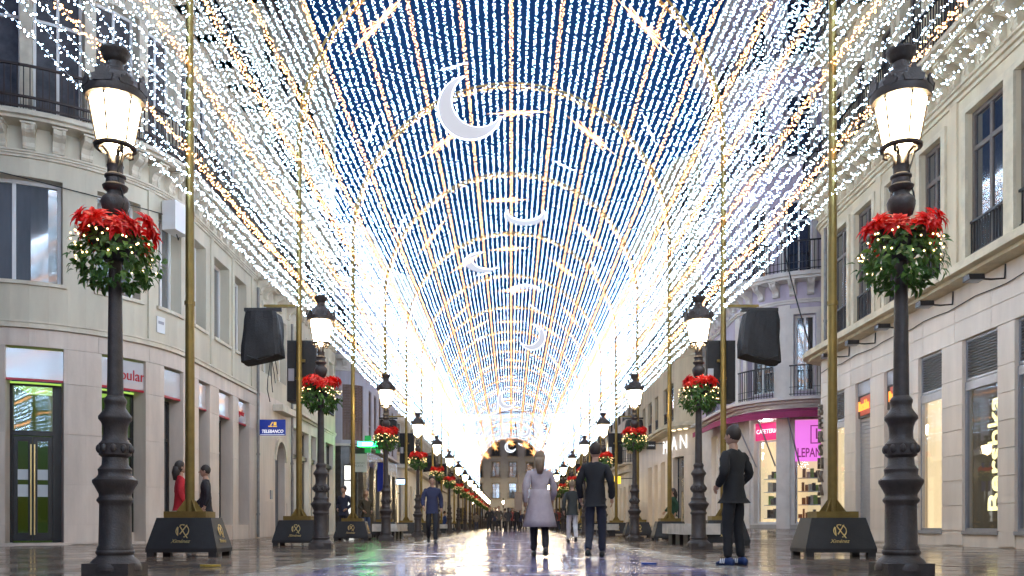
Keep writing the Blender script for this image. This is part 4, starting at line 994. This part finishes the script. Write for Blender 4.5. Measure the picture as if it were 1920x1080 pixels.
# ================================================================== boxes hung from the gilded posts
def hung_box(sd, yy, lb1, lb2, lb3):
    t = thing('post_bracket', lb3, 'bracket', (sd*PX, yy, 5.78), 0 if sd > 0 else pi, 'box brackets on gilded posts')
    MB().box(.08, .85, -.03, .03, -.03, .03).build('arm', goldp, t); MB().box(.42, 1.32, -.04, .04, -.13, -.05).build('crossbar', darkfr, t); MB().tube([(.83,0,-.03),(.83,0,-.09)], .03, 8).build('hook', metal_gr, t)
    b_ = thing('covered_box', lb1, 'covered lamp', (sd*(PX+.86), yy, 5.02), 0, 'cloth covered boxes on posts'); rr_ = random.Random(int(yy)+sd)
    mb = MB(); n = 9; vs_ = []; pts = []
    for iz in range(7):
        f = iz/6; hw = .46-.07*f; 
        for k in range(28):
            a = 2*pi*k/28; c, s_ = cos(a), sin(a); m_ = max(abs(c), abs(s_)); wob = 1+.035*sin(a*5+iz*.9)+rr_.uniform(-.02,.02)
            sg = 1 if sd < 0 else -1
            pts.append((hw*c/m_*wob*(.92 if iz == 6 else 1), .34*s_/m_*wob, -.55+1.12*(1-f if False else f)-(.10*(-sg*c/m_)*(1-f))))
    for iz in range(6):
        for k in range(28): k2 = (k+1) % 28; mb.f.append((iz*28+k, iz*28+k2, iz*28+28+k2, iz*28+28+k))
    mb.v = pts; mb.f += [tuple(range(27,-1,-1)), tuple(6*28+k for k in range(28))]; mb.build('cloth_cover', cloth, b_)
    MB().tube([(-.35,-.3,.55),(-.3,-.1,.63),(-.2,0,.66)], .012, 6).build('strap', dwire, b_); MB().tube([(-.3,-.36,-.5),(0,-.37,-.62),(.35,-.36,-.5)], .012, 6).build('cord', dwire, b_)
    sp_ = thing('loudspeaker', lb2, 'loudspeaker', (sd*(PX-.02), yy+.42, 4.25), 0, 'black loudspeakers on posts')
    MB().box(-.36,.36,-.24,.3,-.74,.74).build('cabinet', plastic, sp_); MB().box(-.33,.33,-.262,-.242,-.7,.7).build('grille', cloth, sp_)
    MB().box(-.32,-.18,-.275,-.263,-.25,.05).build('plate', metal_gr, sp_); MB().box(-.1,.1,-.35,-.24,.2,.26).build('clamp', goldp, sp_); MB().box(-.1,.1,-.35,-.24,-.5,-.44).build('clamp', goldp, sp_)
for k in (2, 5, 8, 11):
    for sd in (-1, 1):
        w_ = side_n[sd]; o_ = {2: 'second post', 5: 'fifth post', 8: 'eighth post', 11: 'eleventh post'}[k]
        hung_box(sd, PY[k], 'black cloth covered box hanging from the %s, %s' % (o_, w_), 'tall black loudspeaker strapped to the %s, %s' % (o_, w_), 'gilded arm holding the covered box at the %s, %s' % (o_, w_))
# ================================================================== benches
marb = mat('bench_marble', (.55,.51,.45), .4, noise=.35, nscale=3, bump=.1)
for x, yy, lb in ((4.5,20.1,'white marble block bench under the red basket beside the cafe side lamp'),(-4.35,29.3,'white marble block bench beside the third lamp on the bank side'),(-4.3,54,'distant marble block bench on the bank side'),(4.3,37.5,'marble block bench farther along the cafe side')):
    t = thing('stone_bench', lb, 'bench', (x, yy, 0), 0, 'marble benches between lamps')
    for i in range(3):
        MB().box(-.43,.43,i*.98,i*.98+.94,.27,.53).build('seat_block', marb, t); MB().box(-.3,.3,i*.98+.2,i*.98+.74,0,.27).build('leg', blackbox, t)
# ================================================================== people
skin = mat('skin', (.42,.25,.17), .5); hairm = mat('dark_hair', (.03,.02,.015), .6, noise=.3, nscale=30); hair2 = mat('light_hair', (.22,.15,.09), .6, noise=.3, nscale=30)
eyem = mat('eye', (.02,.015,.012), .2)
def skin_mesh(joints, edges, root, sub=1):
    me = bpy.data.meshes.new('figure'); names = list(joints); me.from_pydata([joints[n][0] for n in names], [(names.index(a), names.index(c)) for a, c in edges], [])
    o = bpy.data.objects.new('tmp', me); COL.objects.link(o)
    m = o.modifiers.new('skin', 'SKIN'); m.use_smooth_shade = True; m.branch_smoothing = .6
    sub = 2; o.modifiers.new('sub', 'SUBSURF').render_levels = sub; o.modifiers['sub'].levels = sub
    for i, n in enumerate(names):
        r = joints[n][1]; sv = me.skin_vertices[0].data[i]; sv.radius = r if isinstance(r, tuple) else (r, r); sv.use_root = (n == root)
    dg = bpy.context.evaluated_depsgraph_get(); dg.update(); out = bpy.data.meshes.new_from_object(o.evaluated_get(dg)); bpy.data.objects.remove(o); return out
from mathutils import noise as mnoise
def folds(me, amp):
    ns = [v.normal.copy() for v in me.vertices]
    for v, n in zip(me.vertices, ns):
        c = v.co; q = mnoise.noise(Vector((c.x*9, c.y*9, c.z*22+c.x*14)))+.6*mnoise.noise(Vector((c.x*24, c.y*24, c.z*30+5)))
        v.co = c+n*amp*q
    me.polygons.foreach_set('use_smooth', [True]*len(me.polygons)); return me
POSE = {}
def pose(kind):
    if kind in POSE: return POSE[kind]
    V = Vector; sh = 1.40
    J = dict(pel=V((0,0,.93)), wst=V((0,.005,1.1)), chs=V((0,.01,1.28)), nck=V((0,.0,1.45)), hed=V((0,.012,1.56)))
    legs = {'walk': (((-.09,.17,.50),(-.09,.24,.085)),((.09,.09,.49),(.09,-.25,.14))), 'walk2': (((-.09,.10,.49),(-.09,-.18,.11)),((.09,.12,.49),(.09,.16,.085))), 'stand': (((-.10,.02,.49),(-.12,0,.085)),((.10,.02,.49),(.12,-.02,.085))), 'sit': (((-.11,.42,.92),(-.11,.45,.50)),((.11,.42,.92),(.11,.43,.50)))}[kind]
    arms = {'walk': (((-.24,-.09,1.14),(-.24,-.02,.90)),((.24,.05,1.14),(.22,.22,.95))), 'walk2': (((-.25,-.02,1.14),(-.24,.12,.91)),((.25,-.04,1.14),(.25,.05,.90))), 'stand': (((-.26,-.06,1.15),(-.17,.12,1.0)),((.26,-.06,1.15),(.17,.12,1.0))), 'sit': (((-.25,.08,1.15),(-.15,.3,1.05)),((.25,.08,1.15),(.15,.3,1.05)))}[kind]
    for i, sg, nm in ((0,-1,'l'),(1,1,'r')):
        J['hip'+nm] = V((sg*.09,0,.89)); J['kne'+nm] = V(legs[i][0]); J['ank'+nm] = V(legs[i][1]); J['sho'+nm] = V((sg*.175,0,sh)); J['elb'+nm] = V(arms[i][0]); J['wri'+nm] = V(arms[i][1]); J['hnd'+nm] = V(arms[i][1])+(V(arms[i][1])-V(arms[i][0])).normalized()*.07
    ed = [('pel','wst'),('wst','chs'),('chs','nck'),('nck','hed')]
    for n in 'lr': ed += [('pel','hip'+n),('hip'+n,'kne'+n),('kne'+n,'ank'+n),('chs','sho'+n),('sho'+n,'elb'+n),('elb'+n,'wri'+n),('wri'+n,'hnd'+n)]
    rb = dict(pel=(.125,.10), wst=(.115,.085), chs=(.135,.10), nck=.055, hed=.055, hip=.085, kne=.055, ank=.038, sho=.055, elb=.040, wri=.028, hnd=.032)
    R = lambda n, d: d.get(n) or d[n[:3]]
    body = skin_mesh({n: (J[n], R(n, rb)) for n in J}, ed, 'pel')
    # head, ears, nose, fingers grown onto the same mesh
    mb = MB(); hc = V((0,.02,1.635))
    mb.ball(hc, .112, 16, 12, (.72,.88,1.0)); mb.ball(hc+V((0,.025,-.055)), .07, 12, 8, (.82,.9,.9))
    mb.tube([hc+V((0,.092,.015)), hc+V((0,.118,-.022)), hc+V((0,.098,-.034))], [.008,.016,.010], 8)
    mb.tube([hc+V((-.025,.093,-.064)), hc+V((0,.101,-.062)), hc+V((.025,.093,-.064))], [.004,.009,.004], 6)
    for sg in (-1, 1): mb.ball(hc+V((sg*.082,-.005,-.01)), .03, 8, 6, (.35,.7,1))
    for n, sg in (('l',-1),('r',1)):
        d = (J['hnd'+n]-J['wri'+n]).normalized(); side = d.cross(V((1,0,0))).normalized(); pal = V((sg,0,0))
        b0 = J['hnd'+n]
        for k, ln in enumerate((.07,.08,.075,.058)):
            o_ = side*(k-1.5)*.019; p0 = b0+o_; mb.tube([p0, p0+d*ln*.5-pal*.006, p0+d*ln*.85-pal*.025], [.0095,.0088,.007], 6)
        p0 = J['wri'+n]+d*.03+side*.028*(1 if side.y > 0 else -1); mb.tube([p0, p0+d*.03+side*.015*(1 if side.y > 0 else -1), p0+d*.062+side*.012*(1 if side.y > 0 else -1)-pal*.01], [.012,.0105,.008], 6)
    b = bmesh.new(); b.from_mesh(body); extra = mb.mesh('x', None, 'all'); b.from_mesh(extra); b.to_mesh(body); b.free(); body.polygons.foreach_set('use_smooth', [True]*len(body.polygons))
    jk = dict(hem=(V((0,0,.83)), (.152,.122)), pel=(J['pel'], (.166,.13)), wst=(J['wst'], (.163,.124)), chs=(J['chs'], (.185,.135)), nck=(J['nck']+V((0,.0,.045)), (.082,.078)))
    je = [('hem','pel'),('pel','wst'),('wst','chs'),('chs','nck')]
    for n in 'lr':
        for q, r in (('sho',.082),('elb',.064),('wri',.05)): jk[q+n] = (J[q+n], r)
        je += [('chs','sho'+n),('sho'+n,'elb'+n),('elb'+n,'wri'+n)]
    if kind == 'sit': jk['hem'] = (V((0,0,.88)), (.175,.135))
    jacket = folds(skin_mesh(jk, je, 'pel'), .012)
    tk = dict(top=(V((0,0,1.0)), (.145,.11)), pel=(J['pel'], (.15,.118))); te = [('top','pel')]
    for n in 'lr':
        for q, r in (('hip',.095),('kne',.073),('ank',.058)): tk[q+n] = (J[q+n], r)
        te += [('pel','hip'+n),('hip'+n,'kne'+n),('kne'+n,'ank'+n)]
    trousers = folds(skin_mesh(tk, te, 'pel'), .011)
    sh_ = []
    for n in 'lr':
        mb = MB(); a = J['ank'+n]; lift = a.z-.085
        M = Matrix.Translation(a+V((0,0,-.085))) @ Matrix.Rotation(-lift*4, 4, 'X')
        secs = [(-.085,.034,.075),(-.05,.042,.10),(0,.043,.105),(.06,.046,.075),(.12,.047,.055),(.16,.038,.042),(.178,.02,.03)]
        vs_ = []
        for yv, hw, h in secs:
            for k in range(10):
                t_ = 2*pi*k/10; vs_.append(M @ V((hw*cos(t_), yv, h/2+h/2*max(-1,min(1,sin(t_)*1.25)))))
        fs = [(i*10+k, i*10+(k+1) % 10, i*10+10+(k+1) % 10, i*10+10+k) for i in range(6) for k in range(10)]+[tuple(range(9,-1,-1)), tuple(60+k for k in range(10))]
        mb.add(vs_, fs); sh_.append((mb.mesh('shoe', None, 'all'), M))
    mb = MB(); mb.ball(hc+V((0,-.016,.03)), .118, 16, 12, (.76,.88,.98)); hair = mb.mesh('hair', None, 'all')
    mb = MB(); mb.ball(hc+V((0,-.03,.015)), .122, 16, 12, (.78,.86,1)); mb.tube([hc+V((0,-.07,0)), hc+V((0,-.10,-.12)), hc+V((0,-.11,-.26))], [.085,.08,.04], 12); lhair = mb.mesh('hair', None, 'all')
    mb = MB()
    for sg in (-1, 1): mb.ball(hc+V((sg*.031,.093,.012)), .011, 8, 6)
    eyes = mb
    POSE[kind] = dict(J=J, body=body, jacket=jacket, trousers=trousers, shoes=sh_, hair=hair, lhair=lhair, hc=hc); return POSE[kind]
CM = {}
def cl(c, r=.8):
    if c not in CM: CM[c] = mat('fabric_%d' % len(CM), c, r, noise=.14, nscale=7, bump=.2, bscale=60)
    return CM[c]
def piece(nm, me, m, t):
    if not me.materials: me.materials.append(m)
    o = link(nm, me, t); o.material_slots[0].link = 'OBJECT'; o.material_slots[0].material = m; return o
def person(lb, x, yy, rz, h=1.72, kind='walk', top=(.012,.012,.014), legs=(.015,.016,.022), hair=hairm, long=False, shoe=(.012,.012,.012), coat=False, bag=None, stripes=False, z0=None, grp='people walking in the street', near=False):
    p = pose(kind); sc = h/1.735
    t = thing('person', lb, 'person', (x, yy, gz(x, yy) if z0 is None else z0), rz, grp); t.scale = (sc,)*3
    piece('body', p['body'], skin, t); piece('jacket', p['jacket'], cl(top), t); piece('trousers', p['trousers'], cl(legs), t); piece('hair', p['lhair'] if long else p['hair'], hair, t)
    for (sm_, M) in p['shoes']:
        so = piece('shoe', sm_, cl(shoe, .5), t)
        if stripes:
            for k in range(3):
                mb = MB()
                for sg in (-1, 1): mb.prism([(sg*.0475,.025),(sg*.050,.025),(sg*.040,.085),(sg*.037,.085)], .02+k*.028, .034+k*.028, M)
                mb.build('stripe', mat('stripe_white', (.8,.8,.8), .5), so)
    if near:
        for sg in (-1, 1): MB().ball(p['hc']+Vector((sg*.031,.093,.012)), .011, 8, 6).build('eye', eyem, t, 'all')
    if coat:
        mb = MB(); n = 28; secs = [(1.12,.165,.125),(.98,.18,.14),(.8,.215,.175),(.62,.25,.21),(.5,.275,.235)]; vs_ = []
        for z, a, c in secs:
            for k in range(n): th = 2*pi*k/n; w_ = 1+.05*sin(th*6+1)*(1.12-z)/.6; vs_.append((a*cos(th)*w_, c*sin(th)*w_, z))
        fs = [(i*n+k, i*n+(k+1) % n, i*n+n+(k+1) % n, i*n+n+k) for i in range(4) for k in range(n)]+[tuple(range(n)), tuple(4*n+k for k in range(n))]
        mb.add(vs_, fs); mb.build('coat_skirt', cl(top), t, 'all')
    if bag:
        bt = thing('shoulder_bag', 'x', 'bag', (x, yy, 0)); bt['label'] = bag
        bx = MB(); bx.box(-.16,.16,-.06,.06,.72,1.0); bx.build('pouch', cl((.30,.20,.12), .5), bt); bx = MB().tube([(-.14,0,1.0),(-.05,0,1.28),(.05,0,1.28),(.14,0,1.0)], .012, 6).build('strap', cl((.30,.20,.12), .5), bt); bt.location = (x-.33, yy, 0); bt.rotation_euler = (0,0,rz+pi/2)
    return t
X = lambda px_, yy: (px_-VX)/FPX*yy
person('woman in long pale grey mauve coat walking away down the middle of the street', X(1012,13.2), 13.2, 0, 1.62, 'walk', (.42,.35,.36), (.02,.018,.02), hair2, True, (.03,.025,.02), True, 'tan shoulder bag carried by the woman in the pale coat')
person('man in black jacket and dark jeans walking away beside the pale coat', X(1116,13.0), 13.0, radians(-12), 1.72, 'walk2', (.010,.010,.012), (.022,.025,.04))
person('person in dark jacket and white trousers walking farther ahead', X(1073,24), 24, 0, 1.72, 'walk', (.03,.033,.03), (.60,.56,.54), hair2)
person('person in black jacket wearing blue trainers with white stripes', X(1376,10.6), 10.6, radians(38), 1.70, 'stand', (.009,.009,.010), (.010,.010,.012), hairm, False, (.008,.03,.12), stripes=True)
person('man in dark blue jacket walking towards the camera beside the bank side lamps', X(810,22.8), 22.8, pi+.1, 1.78, 'walk', (.025,.03,.075), (.012,.012,.016), near=True)
person('person in red jacket behind the first gilded post by the bank wall', X(338,16.6), 16.6, radians(-60), 1.72, 'walk2', (.45,.012,.02), (.03,.03,.035), hairm, True)
person('person in black jacket near the one in red by the bank wall', X(386,17), 17, radians(100), 1.66, 'walk', (.018,.016,.02), (.07,.065,.06))
person('man in navy jacket standing behind the third gilded post', X(645,29.6), 29.6, radians(160), 1.82, 'stand', (.018,.022,.045), (.02,.02,.025), near=True)
person('woman in olive brown jacket beside the navy jacket near the shops', X(686,30.6), 30.6, radians(-140), 1.72, 'stand', (.055,.045,.025), (.05,.08,.16), hair2, True)
person('person in dark green coat passing behind the cafe side gilded post', X(1262,29.5), 29.5, radians(95), 1.74, 'walk', (.012,.05,.025), (.02,.02,.02), hairm, True)
person('person in blue jacket sitting on the distant bank side bench', -4.3, 55, radians(-70), 1.7, 'sit', (.02,.05,.16), (.02,.02,.03), z0=-.34)
rc = random.Random(12); cc = [((.015,.014,.016),'black'),((.03,.035,.07),'navy'),((.09,.075,.06),'brown'),((.20,.16,.12),'tan'),((.05,.05,.055),'charcoal'),((.25,.05,.04),'rust')]
gp = [(918,56),(929,60),(935,57),(947,63),(953,59),(961,66),(969,64),(976,70),(984,74),(893,78),(1040,66),(1046,70),(925,80),(966,84)]
for i, (q, yy) in enumerate(gp):
    c, nm = cc[i % 6]; lg = ('long' if i % 3 == 1 else 'short')
    person('distant person in %s jacket and %s hair, %s of the far crowd' % (nm, lg, ('front','middle','back')[0 if yy < 61 else 1 if yy < 72 else 2]), X(q, yy), yy, rc.choice((0,pi))+rc.uniform(-.4,.4), rc.uniform(1.62,1.82), rc.choice(('walk','walk2','stand')), c, rc.choice(((.015,.015,.02),(.04,.05,.09),(.05,.045,.04))), hair2 if i % 4 == 2 else hairm, i % 3 == 1, grp='distant people in the street')
# ================================================================== litter on the wet stones
def litter(nm, lb, x, yy, pts, m):
    o = MB().prism([(a, c) for a, c in pts], -.012, .012, Matrix.Rotation(pi/2, 4, 'X')).build(nm, m); o.location = (x, yy, .018); tag(o, lb, 'litter')
litter('plastic_wrapper', 'small blue wrapper lying on the wet paving before the bench', X(1217,10.6), 10.6, [(-.09,-.05),(.02,-.06),(.1,-.02),(.08,.05),(-.03,.06),(-.1,.03)], cl((.01,.05,.25), .4))
litter('fallen_leaf', 'yellow leaf lying on the wet paving by the first gilded post', X(394,10.1), 10.1, [(-.12,0),(-.04,-.05),(.06,-.04),(.13,.01),(.04,.05),(-.05,.045)], cl((.5,.32,.04), .5))

# ================================================================== pipes, plaque and cable clutter on the fronts
def pipe(lb, x, yy, z0, z1, m, sd):
    t = thing('downpipe', lb, 'downpipe', (x, yy, z0), 0, 'downpipes on the facades'); h = z1-z0
    MB().tube([(0,0,0),(0,0,h*.5),(0,0,h)], .055, 10).build('pipe', m, t, True)
    for k in range(int(h/2.2)): MB().lathe([(.07,.8+k*2.2),(.07,.88+k*2.2)], 10).build('pipe_bracket', m, t)
zinc = mat('weathered_zinc', (.22,.21,.20), .5, .5, noise=.3, nscale=5)
pipe('grey downpipe between the bank and the plain cream house', -9.28, 31.3, .05, 9.2, zinc, -1)
pipe('grey downpipe at the start of the shop house beside the arched door house', -9.28, 36.15, .05, 9.0, zinc, -1)
pipe('grey downpipe on the store side between two far town houses', 9.28, 96.1, .4, 16, zinc, 1)
pipe('grey downpipe near the far end of the clothing store', 10.38, 28.2, 6.4, 10.3, zinc, 1)
t = thing('wall_plaque', 'small white plaque on the bank wall above the string course', 'plaque', (*bank.P.at(bank.P.sx(300), .015), 5.95), atan2(bank.P.nrm(bank.P.sx(300)).y, bank.P.nrm(bank.P.sx(300)).x)+pi/2)
MB().box(-.16,.16,-.02,0,-.22,.22).build('plate', mat('enamel_white', (.7,.7,.7), .3), t); MB().box(-.11,.11,-.024,-.021,.02,.1).build('print', mat('enamel_grey', (.3,.3,.33), .4), t)
rq = random.Random(4)
for i in range(4):
    y0 = 33.0+i*.35; cable('%s black cable looping down the plain cream house above the arched door' % ('thin','slack','tangled','short')[i], [(-9.33, y0+.5*sin(k*.9+i)*rq.uniform(.3,1), 8.2-k*.42) for k in range(8-i)], .016)
cable('black cable running along the store wall below the spotlights', [(10.44, 12+.6*k, 5.62+.03*sin(k*1.7)) for k in range(29)], .012)
for sd, yy in ((-1, 8.45), (1, 8.45)):
    x = LXL if sd < 0 else LXR
    cable('thin dark lead running up the lamp post before the %s' % ('bank doors' if sd < 0 else 'marble store'), [(x+.08+.03*sin(k*1.3), yy-.06, 3.55+.11*k) for k in range(7)]+[(x+.13, yy-.03, 4.25)], .009)
